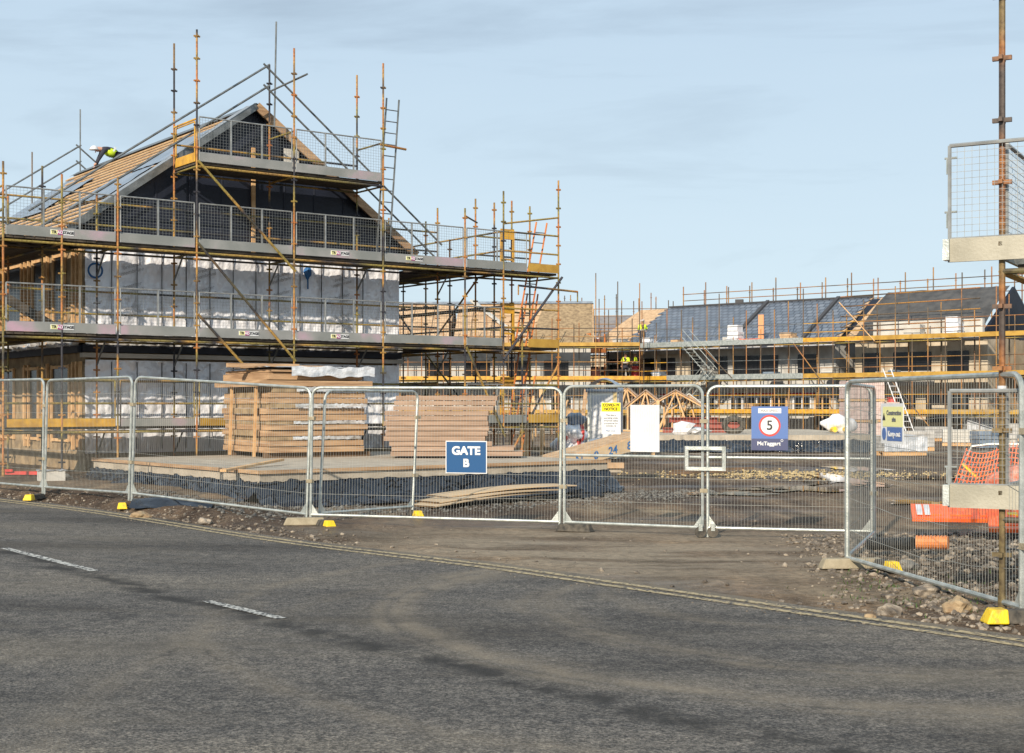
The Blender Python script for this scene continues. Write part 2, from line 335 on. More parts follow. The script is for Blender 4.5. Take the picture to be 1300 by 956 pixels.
def road_mat():
    m = mat('worn asphalt', (.05, .05, .05), rough=.8, spec=.3); t = m.node_tree; b = t.nodes['Principled BSDF']; l = t.links.new
    g = N(t, 'ShaderNodeNewGeometry')
    def nz(scale, det=5, rot=0, st=(1, 1, 1), rough=.55):
        mp = N(t, 'ShaderNodeMapping'); mp.inputs['Rotation'].default_value = (0, 0, rot); mp.inputs['Scale'].default_value = st; l(g.outputs['Position'], mp.inputs[0])
        n = N(t, 'ShaderNodeTexNoise'); n.inputs['Scale'].default_value = scale; n.inputs['Detail'].default_value = det; n.inputs['Roughness'].default_value = rough; l(mp.outputs[0], n.inputs[0]); return n.outputs[0]
    def ramp(src, *st):
        r = N(t, 'ShaderNodeValToRGB'); e = r.color_ramp.elements; e[0].position = st[0][0]; e[0].color = (*st[0][1], 1); e[1].position = st[-1][0]; e[1].color = (*st[-1][1], 1)
        for p, c in st[1:-1]: x = e.new(p); x.color = (*c, 1)
        l(src, r.inputs[0]); return r.outputs[0]
    def mix(f, a, c, bt='MIX'):
        x = N(t, 'ShaderNodeMix', data_type='RGBA', blend_type=bt)
        if isinstance(f, float): x.inputs[0].default_value = f
        else: l(f, x.inputs[0])
        l(a, x.inputs[6]); l(c, x.inputs[7]); return x.outputs[2]
    def math_(op, a, c):
        x = N(t, 'ShaderNodeMath', operation=op)
        for i, q in enumerate((a, c)):
            if isinstance(q, (int, float)): x.inputs[i].default_value = q
            else: l(q, x.inputs[i])
        return x.outputs[0]
    base = ramp(nz(.5, 5, .85, (.5, 1.6, 1)), (.34, (.062, .058, .054)), (.50, (.102, .097, .091)), (.66, (.145, .134, .118)))
    agg = ramp(nz(52, 3, rough=.8), (.40, (.25, .25, .25)), (.47, (.88, .87, .86)), (.53, (1.12, 1.1, 1.08)), (.62, (2.1, 2.05, 1.95)))
    c = mix(.9, base, agg, 'MULTIPLY')
    agg2 = ramp(nz(9, 6, rough=.7), (.38, (.62, .62, .64)), (.6, (1.38, 1.34, 1.3))); c = mix(.8, c, agg2, 'MULTIPLY')
    # pale mud carried out of the gate by turning wheels: arcs round a point beside the gate, following tyre tracks
    for cx, cy, rad, wid, x0, x1, y0, amt in ((3.2, 11.8, 4.15, .45, 0, 0, 0, .62), (3.2, 11.8, 2.95, .35, 0, 0, 0, .52), (3.1, 11.6, 5.5, .30, 0, 0, 0, .32), (2.6, 12.4, 1.7, .25, 0, 0, 0, .35), (6.5, 8.5, 8.9, .3, 0, 0, 0, .25)):
        d = N(t, 'ShaderNodeVectorMath', operation='DISTANCE'); s2 = N(t, 'ShaderNodeVectorMath', operation='MULTIPLY'); s2.inputs[1].default_value = (1, 1, 0)
        l(g.outputs['Position'], s2.inputs[0]); l(s2.outputs[0], d.inputs[0]); d.inputs[1].default_value = (cx, cy, 0)
        q = math_('ABSOLUTE', math_('SUBTRACT', math_('ADD', d.outputs['Value'], math_('MULTIPLY', math_('SUBTRACT', nz(.7, 2), .5), .7)), rad), 0)
        mr = N(t, 'ShaderNodeMapRange', interpolation_type='SMOOTHSTEP'); l(q, mr.inputs[0]); mr.inputs[1].default_value = 0; mr.inputs[2].default_value = wid; mr.inputs[3].default_value = amt; mr.inputs[4].default_value = 0
        cx3 = N(t, 'ShaderNodeCombineXYZ'); l(math_('MULTIPLY', d.outputs['Value'], 5.5), cx3.inputs[0]); sn = N(t, 'ShaderNodeTexNoise'); sn.inputs['Scale'].default_value = 1.0; sn.inputs['Detail'].default_value = 4; l(cx3.outputs[0], sn.inputs[0])
        f = math_('MULTIPLY', mr.outputs[0], ramp(nz(2.3, 7, rough=.7), (.34, (.2, .2, .2)), (.62, (1, 1, 1))))
        f = math_('MULTIPLY', f, ramp(sn.outputs[0], (.36, (.25, .25, .25)), (.55, (1, 1, 1))))
        dirt = N(t, 'ShaderNodeRGB'); dirt.outputs[0].default_value = (.29, .24, .175, 1)
        c = mix(f, c, dirt.outputs[0])
    # mud at the edge strip by the gate
    mud = ramp(nz(.55, 6, .85, (.5, 2, 1)), (.50, (0, 0, 0)), (.74, (.5, .5, .5))); dirt = N(t, 'ShaderNodeRGB'); dirt.outputs[0].default_value = (.17, .145, .11, 1)
    c = mix(mud, c, dirt.outputs[0]); 
    ve = N(t, 'ShaderNodeVectorMath', operation='DOT_PRODUCT'); l(g.outputs['Position'], ve.inputs[0]); ve.inputs[1].default_value = (.755, .656, 0)
    er = N(t, 'ShaderNodeMapRange', interpolation_type='SMOOTHSTEP'); l(math_('ADD', ve.outputs['Value'], math_('MULTIPLY', math_('SUBTRACT', nz(2.2, 6, rough=.65), .5), 1.3)), er.inputs[0]); er.inputs[1].default_value = 9.25; er.inputs[2].default_value = 9.75; er.inputs[3].default_value = 0; er.inputs[4].default_value = .8
    ed = N(t, 'ShaderNodeRGB'); ed.outputs[0].default_value = (.20, .165, .12, 1); c = mix(er.outputs[0], c, ed.outputs[0])
    crk = N(t, 'ShaderNodeTexVoronoi', feature='DISTANCE_TO_EDGE'); crk.inputs['Scale'].default_value = .55; wv = N(t, 'ShaderNodeVectorMath', operation='ADD'); l(g.outputs['Position'], wv.inputs[0]); cz = N(t, 'ShaderNodeCombineXYZ'); l(nz(1.3, 5), cz.inputs[0]); l(nz(1.7, 5, .6), cz.inputs[1]); l(cz.outputs[0], wv.inputs[1]); l(wv.outputs[0], crk.inputs[0])
    ck = N(t, 'ShaderNodeMapRange'); l(crk.outputs[0], ck.inputs[0]); ck.inputs[1].default_value = .0; ck.inputs[2].default_value = .012; ck.inputs[3].default_value = .55; ck.inputs[4].default_value = 0
    ckc = N(t, 'ShaderNodeRGB'); ckc.outputs[0].default_value = (.02, .019, .018, 1); c = mix(math_('MULTIPLY', ck.outputs[0], ramp(nz(.6, 3), (.48, (0, 0, 0)), (.58, (1, 1, 1)))), c, ckc.outputs[0])
    # dark worn joint along the crown
    vm = N(t, 'ShaderNodeVectorMath', operation='DOT_PRODUCT'); l(g.outputs['Position'], vm.inputs[0]); vm.inputs[1].default_value = (.774, .633, 0)
    q = math_('ABSOLUTE', math_('SUBTRACT', math_('ADD', vm.outputs['Value'], math_('MULTIPLY', math_('SUBTRACT', nz(1.1, 4), .5), .6)), 5.48), 0)
    mr = N(t, 'ShaderNodeMapRange', interpolation_type='SMOOTHSTEP'); l(q, mr.inputs[0]); mr.inputs[1].default_value = 0; mr.inputs[2].default_value = .26; mr.inputs[3].default_value = .85; mr.inputs[4].default_value = 0
    dk = N(t, 'ShaderNodeRGB'); dk.outputs[0].default_value = (.022, .02, .018, 1)
    c = mix(math_('MULTIPLY', mr.outputs[0], ramp(nz(3.5, 6), (.38, (0, 0, 0)), (.56, (1, 1, 1)))), c, dk.outputs[0])
    l(c, b.inputs['Base Color'])
    bp = N(t, 'ShaderNodeBump'); bp.inputs['Distance'].default_value = .02; bp.inputs['Strength'].default_value = 1; l(nz(45, 4, rough=.7), bp.inputs['Height']); l(bp.outputs[0], b.inputs['Normal'])
    return m
M['ground'] = ground_mat(); M['road'] = road_mat()
def axis(vals):
    o = []
    for a, b, st in vals:
        n = max(1, int(round((b-a)/st)))
        o += [a + (b-a)*i/n for i in range(n)]
    o.append(vals[-1][1]); return o
xs = axis([(-3000, -400, 600), (-400, -60, 60), (-60, -14, 4), (-14, 9, .16), (9, 40, 2), (40, 400, 60), (400, 3000, 600)])
ys = axis([(-600, -60, 90), (-60, 4, 8), (4, 9, 1), (9, 27, .16), (27, 40, .7), (40, 110, 3.5), (110, 400, 40), (400, 4000, 600)])
g = MB()
for x in xs:
    for y in ys: g.v.append(Vector((x, y, gz(x, y))))
ny = len(ys)
for i in range(len(xs)-1):
    for j in range(ny-1): a = i*ny+j; g.f.append((a, a+ny, a+ny+1, a+1)); g.mi.append(0)
tag(g.build('ground', M['ground'], smooth=True, fix=False), None, None, kind='structure')
# road: a strip on the camera's side of the edge
rd = MB()
ex = axis([(-280, -40, 20), (-40, -10, 3), (-10, 6, .25), (6, 60, 3), (60, 280, 20)])
offs = [0, .12, .3, .6, 1, 2, 3, 4, 6, 8, 11]
def edge_pt(x, d):     # d metres from the edge towards the camera's side
    n = Vector((-.74, -.673)); e = Vector((x, edge_y(x))); w = .06*noise.noise(Vector((x*2.2, 0, 0)))*(d == 0)
    p = e + n*(d+w); return p
for x in ex:
    for d in offs: p = edge_pt(x, d); rd.v.append(Vector((p.x, p.y, road_z(p.x)+.012)))
no = len(offs)
for i in range(len(ex)-1):
    for j in range(no-1): a = i*no+j; rd.f.append((a, a+1, a+no+1, a+no)); rd.mi.append(0)
tag(rd.build('road', M['road'], smooth=True), None, None, kind='structure')
def paint_mat(name, c, lo_, hi):
    m = mat(name, (.05, .05, .05), c, 26, .75, lo_=lo_, hi=hi, detail=8, world=True, bump=.4, bscale=70); return m
M['yline'] = paint_mat('worn yellow road paint', (.44, .35, .20), .37, .55)
M['wline'] = paint_mat('worn white road paint', (.55, .54, .50), .44, .56)
def strip(name, a0, a1, d0, d1, m, n=60):
    s = MB()
    def fn(u, v):
        x = a0+(a1-a0)*u; p = edge_pt(x, d0+(d1-d0)*v if (d0+(d1-d0)*v) else 1e-4); return (p.x, p.y, road_z(p.x)+.017)
    s.grid(fn, n, 1); return tag(s.build(name, m, smooth=True), None, None, kind='structure')
strip('yellow_line', -40, 12, .16, .26, M['yline'], 160); strip('yellow_line', -40, 12, .36, .45, M['yline'], 160)
for x0, x1, y0, y1 in ((-7.6, -6.25, 17.9, 16.35), (-5.7, -4.15, 15.75, 13.95), (-2.62, -1.82, 12.05, 11.1), (-11.5, -9.6, 22.4, 20.2)):
    s = MB(); d = Vector((x1-x0, y1-y0)).normalized(); n = Vector((-d.y, d.x))*.05
    z = max(road_z(x0), road_z(x1))+.018
    s.face([(x0-n.x, y0-n.y, road_z(x0)+.018), (x1-n.x, y1-n.y, road_z(x1)+.018), (x1+n.x, y1+n.y, road_z(x1)+.018), (x0+n.x, y0+n.y, road_z(x0)+.018)])
    tag(s.build('centre_line', M['wline']), None, None, kind='structure')
# puddles
M['water'] = mat('muddy puddle water', (.05, .045, .04), rough=.04, spec=.9)
def px(u, v, z=0):
    d = FPX*(CAMH-z)/(v-HOR); return Vector(((u-650)/FPX*d, d, z))
for i, (u, v, rx, ry) in enumerate([(1062, 607, .5, 2.0), (1015, 622, .7, .75), (925, 628, .8, .45), (960, 622, .5, .4), (1165, 640, .35, .5), (1190, 607, .8, .6), (740, 630, .35, .6), (1088, 596, .6, 1.6), (1040, 614, .4, .6), (1105, 618, .3, .5)]):
    c = px(u, v); s = MB(); pts = []; rx *= 1.35; ry *= 1.7
    for k in range(40):
        a = 2*math.pi*k/40; r = .72 + .7*noise.noise(Vector((math.cos(a)*1.8+i*7, math.sin(a)*1.8, 0))) + .45*noise.noise(Vector((math.cos(a)*4.5, math.sin(a)*4.5, i*3)))
        pts.append((c.x+rx*r*math.cos(a), c.y+ry*r*math.sin(a), .026))
    s.face(pts); tag(s.build('puddle_water', M['water']), None, None, kind='structure')

# ------------------------------------------------------------------ main house (frame A: x along the gable front, y into the site)
TH = math.atan(.742); A = Frame((-7.08, 31.5, 0), TH)
WF, WB, WL, WR = 1.62, 13.6, -1.98, 6.29      # wall planes
RT, RZ, EZ = 2.155, 8.94, 5.95                # ridge position, ridge height, eaves height
house = thing('timber_frame_house', 'unfinished timber frame house wrapped in silver membrane with dark gable', 'house', (RT, 7.6, 0), A)
def crumple(fn, amp, sc=2.2, nrm=(0, -1, 0), nu=150, nv=40, fold=.5):
    n = Vector(nrm)
    def f(u, v):
        p = Vector(fn(u, v)); q = Vector((p.x, p.y, p.z*fold))
        w = abs(noise.noise(q*sc)) + .55*abs(noise.noise(q*sc*2.3+Vector((5, 2, 1)))) + .25*noise.noise(q*sc*6)
        return p + n*(amp*w)
    return f
s = MB(); s.grid(crumple(lambda u, v: (WL+(WR-WL)*u, WF, 3.15+2.2*v), .07, 3.4), 230, 70); s.build('front_membrane', M['foil'], house, smooth=True, fix=False)
s = MB(); s.grid(crumple(lambda u, v: (WL+(WR-WL)*u, WF, .62+2.12*v), .07, 3.4), 210, 55); s.build('lower_membrane', M['foil'], house, smooth=True, fix=False)
s = MB()
for k in range(1, 14):
    t = WL + k*.6; s.box((t, WF-.068, 4.25), (.012, .03, 2.1)); s.box((t, WF-.068, 1.7), (.012, .03, 2.0))
s.build('tape_seam', M['seam'], house)
s = MB(); s.grid(crumple(lambda u, v: (WL-.05+(WR-WL+.1)*u, WF-.10-.05*math.sin(v*3), 3.08+.42*v), .13, 3.5, fold=1.6), 190, 12); s.build('foil_skirt', M['foil2'], house, smooth=True, fix=False)
s = MB(); s.box(((WL+WR)/2, WF-.04, 3.0), (WR-WL+.15, .14, .17)); s.build('damp_course', M['navy'], house)
s = MB(); s.box(((WL+WR)/2, WF-.06, 2.84), (WR-WL+.2, .2, .10)); s.build('sill_strip', M['conc_lt'], house)
s = MB(); s.box(((WL+WR)/2, (WF+WB)/2+.05, 2.75), (WR-WL-.12, WB-WF-.15, 5.3)); s.build('frame_core', M['osb_dk'], house)
# left side wall: timber frame bays with dark openings
s = MB(); s.box((WL-.02, (WF+WB)/2, 4.3), (.06, WB-WF, 2.3)); s.box((WL-.02, (WF+WB)/2, 1.6), (.06, WB-WF, 2.1)); s.build('side_sheathing', M['osb_dk'], house)
for i, (v0, v1, z0, z1) in enumerate([(4.1, 5.0, 3.6, 5.2), (2.7, 3.5, 3.6, 5.2), (5.9, 7.2, 3.6, 5.2), (2.4, 3.6, .9, 2.6), (4.6, 5.7, .9, 2.6), (6.5, 7.7, .9, 2.6)]):
    s = MB(); s.box((WL-.058, (v0+v1)/2, (z0+z1)/2), (.03, v1-v0, z1-z0)); w = s.build('window_opening', M['glass'], house)
    s = MB()
    for vv in (v0, v1): s.box((WL-.085, vv, (z0+z1)/2), (.05, .07, z1-z0+.1))
    for zz in (z0, z1): s.box((WL-.085, (v0+v1)/2, zz), (.052, v1-v0, .07))
    s.build('window_frame', M['batten'], w)
for v in (1.66, 1.9, 2.15, 3.9, 5.3, 5.6, 7.6, 8.4):
    for zc, zh in ((4.25, 2.2), (1.7, 2.0)): s = MB(); s.box((WL-.09, v, zc), (.06, .09, zh)); s.build('stud', M['batten'], house)
s = MB(); s.grid(crumple(lambda u, v: (WL-.1, WF+(WB-WF)*u, 3.05+.45*v), .13, 3.5, nrm=(-1, 0, 0), fold=1.5), 120, 12); s.build('foil_skirt', M['foil2'], house, smooth=True, fix=False)
s = MB(); s.box((WL-.1, (WF+WB)/2, 2.98), (.14, WB-WF, .16)); s.build('damp_course', M['navy'], house)
s = MB(); s.box((WR+.03, (WF+WB)/2, 3.0), (.06, WB-WF, 4.9)); s.build('side_membrane', M['foil'], house)
# gable
s = MB(); k = (RZ-EZ)/(RT-WL)
def gab(y, lift=0, a=5.3): return [(WL, y, a), (WR, y, a), (WR, y, EZ+lift), (RT, y, RZ+lift-.1), (WL, y, EZ+lift)]
s.prism(gab(WF-.03), (0, .1, 0)); s.build('gable_membrane', M['navy'], house)
s = MB(); s.prism(gab(WB-.05), (0, .1, 0)); s.build('gable_membrane', M['navy'], house)
s = MB()
for i in range(1, 10): t = WL+i*.83; z = RZ - k*abs(t-RT) - .25; s.box((t, WF-.04, (5.3+z)/2), (.03, .014, z-5.3))
s.build('gable_seam', mat('gable seam', (.02, .024, .04)), house)
# roof: each slope a slab
for sgn, nm in ((-1, 'roof_underlay'), (1, 'roof_felt')):
    ov = .45
    e = Vector((RT+sgn*(RT-WL+ov), 0, RZ-k*(RT-WL+ov))); r0 = Vector((RT, 0, RZ))
    s = MB(); y0, y1 = WF-.22, WB+.25; d = (e-r0); n = Vector((-d.z*sgn, 0, d.x*sgn)).normalized()
    if n.z < 0: n = -n
    p = [r0+Vector((0, y0, 0)), e+Vector((0, y0, 0)), e+Vector((0, y1, 0)), r0+Vector((0, y1, 0))]
    s.prism(p, -n*.07)
    s.build(nm, M['underlay'] if sgn < 0 else M['navy'], house)
    D = d.length; dn = d.normalized()
    nb = 18
    for b in range(nb):
        q = r0 + dn*(.12+b*(D-.2)/(nb-1)) + n*.03
        for (ya, yb) in (((WF-.2, 6.2), (6.25, WB+.2)) if sgn < 0 else ((WF-.2, WB+.2),)):
            if sgn < 0 and b in (4, 5, 9) and ya < 5: ya += 2.6
            if sgn < 0 and 2 <= b <= 8 and ya > 6: yb -= 1.5
            s = MB(); s.beam(q+Vector((0, ya, 0)), q+Vector((0, yb, 0)), .085, .03, up=n); s.build('batten', M['batten'], house)
    # verge board along the rake and rafters showing at the gable edge
    s = MB(); s.beam(r0+Vector((0, y0-.03, 0))+n*.005, e+Vector((0, y0-.03, 0))+n*.005, .05, .2 if sgn > 0 else .16, up=n); s.build('verge_board', M['timber'] if sgn > 0 else M['grey_tube'], house)
    if sgn < 0:
        s = MB(); s.grid(lambda u, v: r0 + dn*(.05+(D*.82)*u) + Vector((0, y0-.04+.75*v, 0)) + n*(.055+.02*noise.noise(Vector((u*9, v*3, 0)))+.03*math.sin(v*3)), 40, 8)
        s.build('verge_flashing', mat('lead grey flashing', (.20, .22, .24), (.30, .32, .34), 3, .4, .2, .4, 12), house, smooth=True)
        for (a0, a1, v0, v1) in ((.18, .46, 1.8, 4.3), (.48, .72, 2.2, 5.0), (.30, .62, 8.5, 12.0)):
            s = MB(); s.grid(lambda u, v: r0 + dn*(D*(a0+(a1-a0)*u)) + Vector((0, v0+(v1-v0)*v, 0)) + n*(.075+.02*noise.noise(Vector((u*4, v*9, a0*9)))), 14, 24)
            s.build('membrane_sheet', M['underlay'], house, smooth=True)
s = MB(); s.grid(lambda u, v: (RT-.28+.56*u, WF-.25+(WB-WF+.5)*v, RZ+.075-.37*abs(u-.5)), 6, 2); s.build('ridge_strip', M['grey_tube'], house)
s = MB(); s.box((WL-.42, (WF+WB)/2, RZ-k*(RT-WL+.42)-.12), (.03, WB-WF+.4, .2)); s.box((WR+.42, (WF+WB)/2, RZ-k*(RT-WL+.42)-.12), (.03, WB-WF+.4, .2)); s.build('fascia', M['timber'], house)
# timber studs standing in the gable, white board on the apex
s = MB(); s.box((RT-.02, WF-.10, 6.6), (.09, .06, 2.7)); s.build('gable_post', M['batten'], house)
s = MB(); s.box((3.15, WF-.12, 7.75), (.4, .02, .55)); s.build('vent_board', M['conc_lt'], house)
# blue paint marks
s = MB(); c = Vector((-1.78, WF-.115, 4.75))
s.path([c+Vector((.16*math.cos(a*math.pi/10), 0, .16*math.sin(a*math.pi/10))) for a in range(21)], .024, 5); s.build('blue_ring_mark', M['bluepaint'], house)
s = MB(); s.rock((3.62, WF-.10, 5.02), .11, 1.4, 4, 2); s.box((3.62, WF-.10, 4.8), (.03, .03, .4)); s.build('blue_paint_splash', M['bluepaint'], house)
for t in (-.9, .9, 2.9, 4.6):
    for z in (3.9, 4.4, 4.85):
        textmesh('breather\nmembrane', .13, mat('faded print', (.36, .36, .37)), house, (t, WF-.10, z), (1, 0, .3), 'printed_lettering', ext=.001)

# ------------------------------------------------------------------ scaffold kit
def std(root, fr_t, v, z0, z1, r=.024, rose=.5, m=None, plate=True, name='standard'):
    s = MB(); s.bar((fr_t, v, z0), (fr_t, v, z1), r, 8)
    if rose:
        z = .5*math.ceil((z0+.1)/.5)
        while z < z1-.1:
            s.box((fr_t, v, z), (.15, .03, .035)); s.box((fr_t, v, z), (.03, .15, .035)); z += rose
    if plate: s.box((fr_t, v, z0), (.15, .15, .012)); s.bar((fr_t, v, z0), (fr_t, v, z0+.15), r*1.35, 8)
    return s.build(name, m or M['tube'], root)
def tube(root, name, p, q, m=None, r=.024):
    s = MB(); s.bar(p, q, r, 8); return s.build(name, m or M['ledger'], root)
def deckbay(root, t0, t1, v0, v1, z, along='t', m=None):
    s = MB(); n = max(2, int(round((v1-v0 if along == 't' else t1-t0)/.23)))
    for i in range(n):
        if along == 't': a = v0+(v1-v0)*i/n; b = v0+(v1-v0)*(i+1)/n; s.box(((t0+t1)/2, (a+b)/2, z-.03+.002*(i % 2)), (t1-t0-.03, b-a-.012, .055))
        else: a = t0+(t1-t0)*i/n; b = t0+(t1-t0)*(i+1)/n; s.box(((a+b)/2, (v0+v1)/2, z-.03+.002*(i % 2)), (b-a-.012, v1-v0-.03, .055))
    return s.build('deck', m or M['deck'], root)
def guard(root, p, q, z, h=1.0, toe=.2, cell=.072, toe_m=None, posts=1, wire=True, r=.0028, frame_m=None, pink=0, lab=None, wm=None):
    p, q = Vector((p[0], p[1], 0)), Vector((q[0], q[1], 0)); d = (q-p); Ln = d.length; d.normalize(); a = p+d*.06; b = q-d*.06; U = Vector((0, 0, 1))
    s = MB(); fm = frame_m or M['guardframe']
    s.bar(a+U*(z+h), b+U*(z+h), .017, 6); s.bar(a+U*z, a+U*(z+h), .017, 6); s.bar(b+U*z, b+U*(z+h), .017, 6); s.bar(a+U*(z+toe), b+U*(z+toe), .012, 6)
    for i in range(1, posts+1): c = a+(b-a)*(i/(posts+1)); s.box(c+U*(z+toe+(h-toe)/2), (.03, .03, h-toe), math.atan2(d.y, d.x))
    gp = s.build('guard_panel', fm, root)
    s = MB(); s.box((a+b)/2+U*(z+toe/2), ((b-a).length, .03, toe), math.atan2(d.y, d.x)); tb = s.build('toe_board', toe_m or M['toe'], gp)
    if wire:
        s = MB(); w = (b-a).length; n = int(w/cell)
        for i in range(1, n): c = a+(b-a)*(i/n); s.bar(c+U*(z+toe), c+U*(z+h), r, 4, caps=False)
        m_ = int((h-toe)/cell)
        for j in range(1, m_+1): zz = z+toe+(h-toe)*j/(m_+1); s.bar(a+U*zz, b+U*zz, r, 4, caps=False)
        s.build('wire_mesh', wm or M['guardwire'], gp)
    if lab is not None:
        c = a+(b-a)*lab+U*(z+toe*.55); n = Vector((d.y, -d.x, 0)); rz = math.atan2(d.y, d.x)
        s = MB(); s.box(c+n*.019, (.50, .006, .105), rz); s.build('label_plate', M['sign_white'], gp)
        s = MB(); s.box(c+n*.024-d*.165, (.15, .006, .09), rz); s.build('label_yellow', M['sign_pale'], gp)
        s = MB(); s.box(c+n*.027-d*.045, (.11, .006, .09), rz); s.build('label_magenta', mat('magenta', (.42, .03, .22)), gp)
        textmesh('TR', .085, M['ink'], gp, c+n*.029-d*.175, d, 'label_lettering', bold=.003); textmesh('AD', .085, M['sign_white'], gp, c+n*.032-d*.045, d, 'label_lettering', bold=.003)
        textmesh('STAGE', .08, M['ink'], gp, c+n*.024+d*.13, d, 'label_lettering', bold=.003)
    return gp
scf = thing('scaffold', 'tall rusty tube scaffold with mesh guard panels around the silver wrapped house', 'scaffold', (1.5, 0, .2), A)
T = [-4.27, -1.83, 0, 2.44, 4.88, 7.32]
LV = [1.25, 3.25, 5.25]
zb = lambda t, v: gz(*A.w((t, v, 0)).xy, False)-.01
for t, zt in zip(T, [6.75, 6.65, 10.15, 10.1, 10.1, 6.75]): std(scf, t, 0, zb(t, 0), zt)
for t, zt in zip(T, [6.6, 6.5, 10.1, 9.95, 10.05, 6.9]): std(scf, t, 1.27, zb(t, 1.27), zt)
for t0, t1 in zip(T, T[1:]):
    for z in LV:
        tube(scf, 'ledger', (t0, 0, z-.12), (t1, 0, z-.12), r=.027); tube(scf, 'ledger', (t0, 1.27, z-.12), (t1, 1.27, z-.12))
        tube(scf, 'inner_rail', (t0, 1.27, z+.5), (t1, 1.27, z+.5)); tube(scf, 'inner_rail', (t0, 1.27, z+1), (t1, 1.27, z+1))
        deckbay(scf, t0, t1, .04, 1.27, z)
for t in T:
    for z in LV: tube(scf, 'transom', (t, 0, z-.12), (t, 1.3, z-.12)); tube(scf, 'bracket', (t, 1.27, z-.65), (t, 1.27-.5, z-.13), M['grey_tube'], .02)
labs = {(0, 5.25): .5, (0, 3.25): .5, (3, 5.25): .5, (3, 3.25): .5, (4, 5.25): .36, (2, 3.25): .52, (1, 3.25): None}
for i, (t0, t1) in enumerate(zip(T, T[1:])):
    for z in LV:
        if z == 1.25:
            if i in (0, 2): guard(scf, (t0, 0), (t1, 0), z, 1, .17, wire=False, toe_m=M['yellow'] if i != 2 else M['ochre'], frame_m=M['ledger'], posts=0)
            elif i in (1, ): guard(scf, (t0, 0), (t1, 0), z, 1, .17, wire=False, posts=0, frame_m=M['ledger'])
            continue
        guard(scf, (t0, 0), (t1, 0), z, 1.0, .2, posts=1 if t1-t0 < 2 else 2, lab=labs.get((i, z)))
# top lift between B and D
for t0, t1, lb in ((0, 2.44, None), (2.44, 4.88, None)):
    tube(scf, 'ledger', (t0, 0, 7.08), (t1, 0, 7.08), M['yellow'] if lb else M['ledger'], .028); tube(scf, 'ledger', (t0, 1.27, 7.08), (t1, 1.27, 7.08))
    tube(scf, 'inner_rail', (t0, 1.27, 7.75), (t1, 1.27, 7.75)); deckbay(scf, t0, t1, .04, 1.3, 7.2)
    guard(scf, (t0, 0), (t1, 0), 7.2, 1.0, .2, posts=2, pink=1)
for t in (0, 2.44, 4.88): tube(scf, 'transom', (t, 0, 7.08), (t, 1.3, 7.08)); tube(scf, 'end_rail', (t, 0, 8.15), (t, 1.27, 8.15), M['yellow'] if t == 0 else None)
g_ = guard(scf, (0, .05), (0, 1.22), 7.2, .9, .2, wire=False, toe_m=M['yellow'], frame_m=M['yellow'], posts=0)
for z0, z1, a, b in ((7.2, 4.85, 0, 2.44), (5.35, 2.75, 0, 2.44), (3.75, 1.3, 0, 2.44), (3.2, .9, 7.32, 8.54)): tube(scf, 'diagonal_brace', (a, -.07, z0), (b, -.07, z1), M['ledger'], .03)
s = MB(); s.beam((-4.2, .5, 4.05), (-2.9, .5, 3.3), .2, .04, (0, 1, 0)); s.build('scaffold_board', M['deck'], scf)
# rake guard tubes over the gable ends and the apex poles
for y0 in (.95, WB+.3):
    for dz in (.88, .38): 
        p = Vector((RT+.05, y0, RZ+dz)); kk = .70
        tube(scf, 'rake_rail', p+Vector((.08, 0, .06)), (RT-(5.6 if y0 < 5 else 4.8), y0, RZ+dz-kk*(5.6 if y0 < 5 else 4.8)), M['grey_tube'], .026)
        tube(scf, 'rake_rail', p-Vector((.08, 0, -.06)), (RT+5.1, y0+.02, RZ+dz-.77*5.1), M['grey_tube'], .026)
tube(scf, 'apex_pole', (RT+.28, 1.0, 8.4), (RT+.33, 1.0, 10.95), M['grey_tube'], .022)
tube(scf, 'apex_pole', (RT+.1, WB+.3, 7.5), (RT+.1, WB+.3, 11.0), M['grey_tube'], .022)
tube(scf, 'apex_pole', (RT-1.4, WB+.3, 6.4), (RT-1.4, WB+.3, 9.5), M['far_tube'], .022)
tube(scf, 'apex_pole', (RT-2.6, WB+.3, 6.0), (RT-2.6, WB+.3, 9.3), M['far_tube'], .022)
tube(scf, 'ridge_rail', (RT+.2, 1.0, 9.27), (2.6, -.35, 9.45), M['grey_tube'], .024)
# side returns
for (ta, tb, vs, ztop) in ((-4.27, -3.05, [3.71, 6.15, 8.59, 11.03, 13.5], 6.6), (7.32, 8.54, [3.71, 6.15, 8.59, 11.03, 13.5], 6.9)):
    allv = [0, 1.27]+vs
    for j, v in enumerate(allv):
        for t in (ta, tb):
            if v in (0, 1.27) and t in T: continue
            std(scf, t, v, zb(t, v), ztop+(.35 if (j % 2) else 0) + (.4 if (t == 8.54 and v == 0) else 0))
        for z in LV: tube(scf, 'side_transom', (ta, v, z-.12), (tb, v, z-.12))
    for v0, v1 in zip(allv, allv[1:]):
        for z in LV:
            for t in (ta, tb):
                tube(scf, 'side_ledger', (t, v0, z-.12), (t, v1, z-.12))
            to = ta if ta < 0 else tb
            tube(scf, 'side_rail', (to, v0, z+1), (to, v1, z+1)); tube(scf, 'side_rail', (to, v0, z+.5), (to, v1, z+.5))
            if z > 1.3 or ta > 0: deckbay(scf, (ta if ta < 0 else ta-.75), (tb+.75 if ta < 0 else tb), v0, v1, z, 'v')
for v0, v1, za, zb2 in ((1.27, 3.71, 5.1, 3.3), (3.71, 6.15, 3.1, 5.1), (6.15, 8.59, 3.1, 1.3), (1.27, 3.71, 1.3, 3.1)): tube(scf, 'side_brace', (8.6, v0, za), (8.6, v1, zb2), M['tube'], .026)
for v in (2.5, 4.9, 7.4, 9.8): std(scf, 8.54, v, zb(8.54, v), 5.9+.4*math.sin(v*3), .022, .5, M['far_tube'], True, 'intermediate_post')
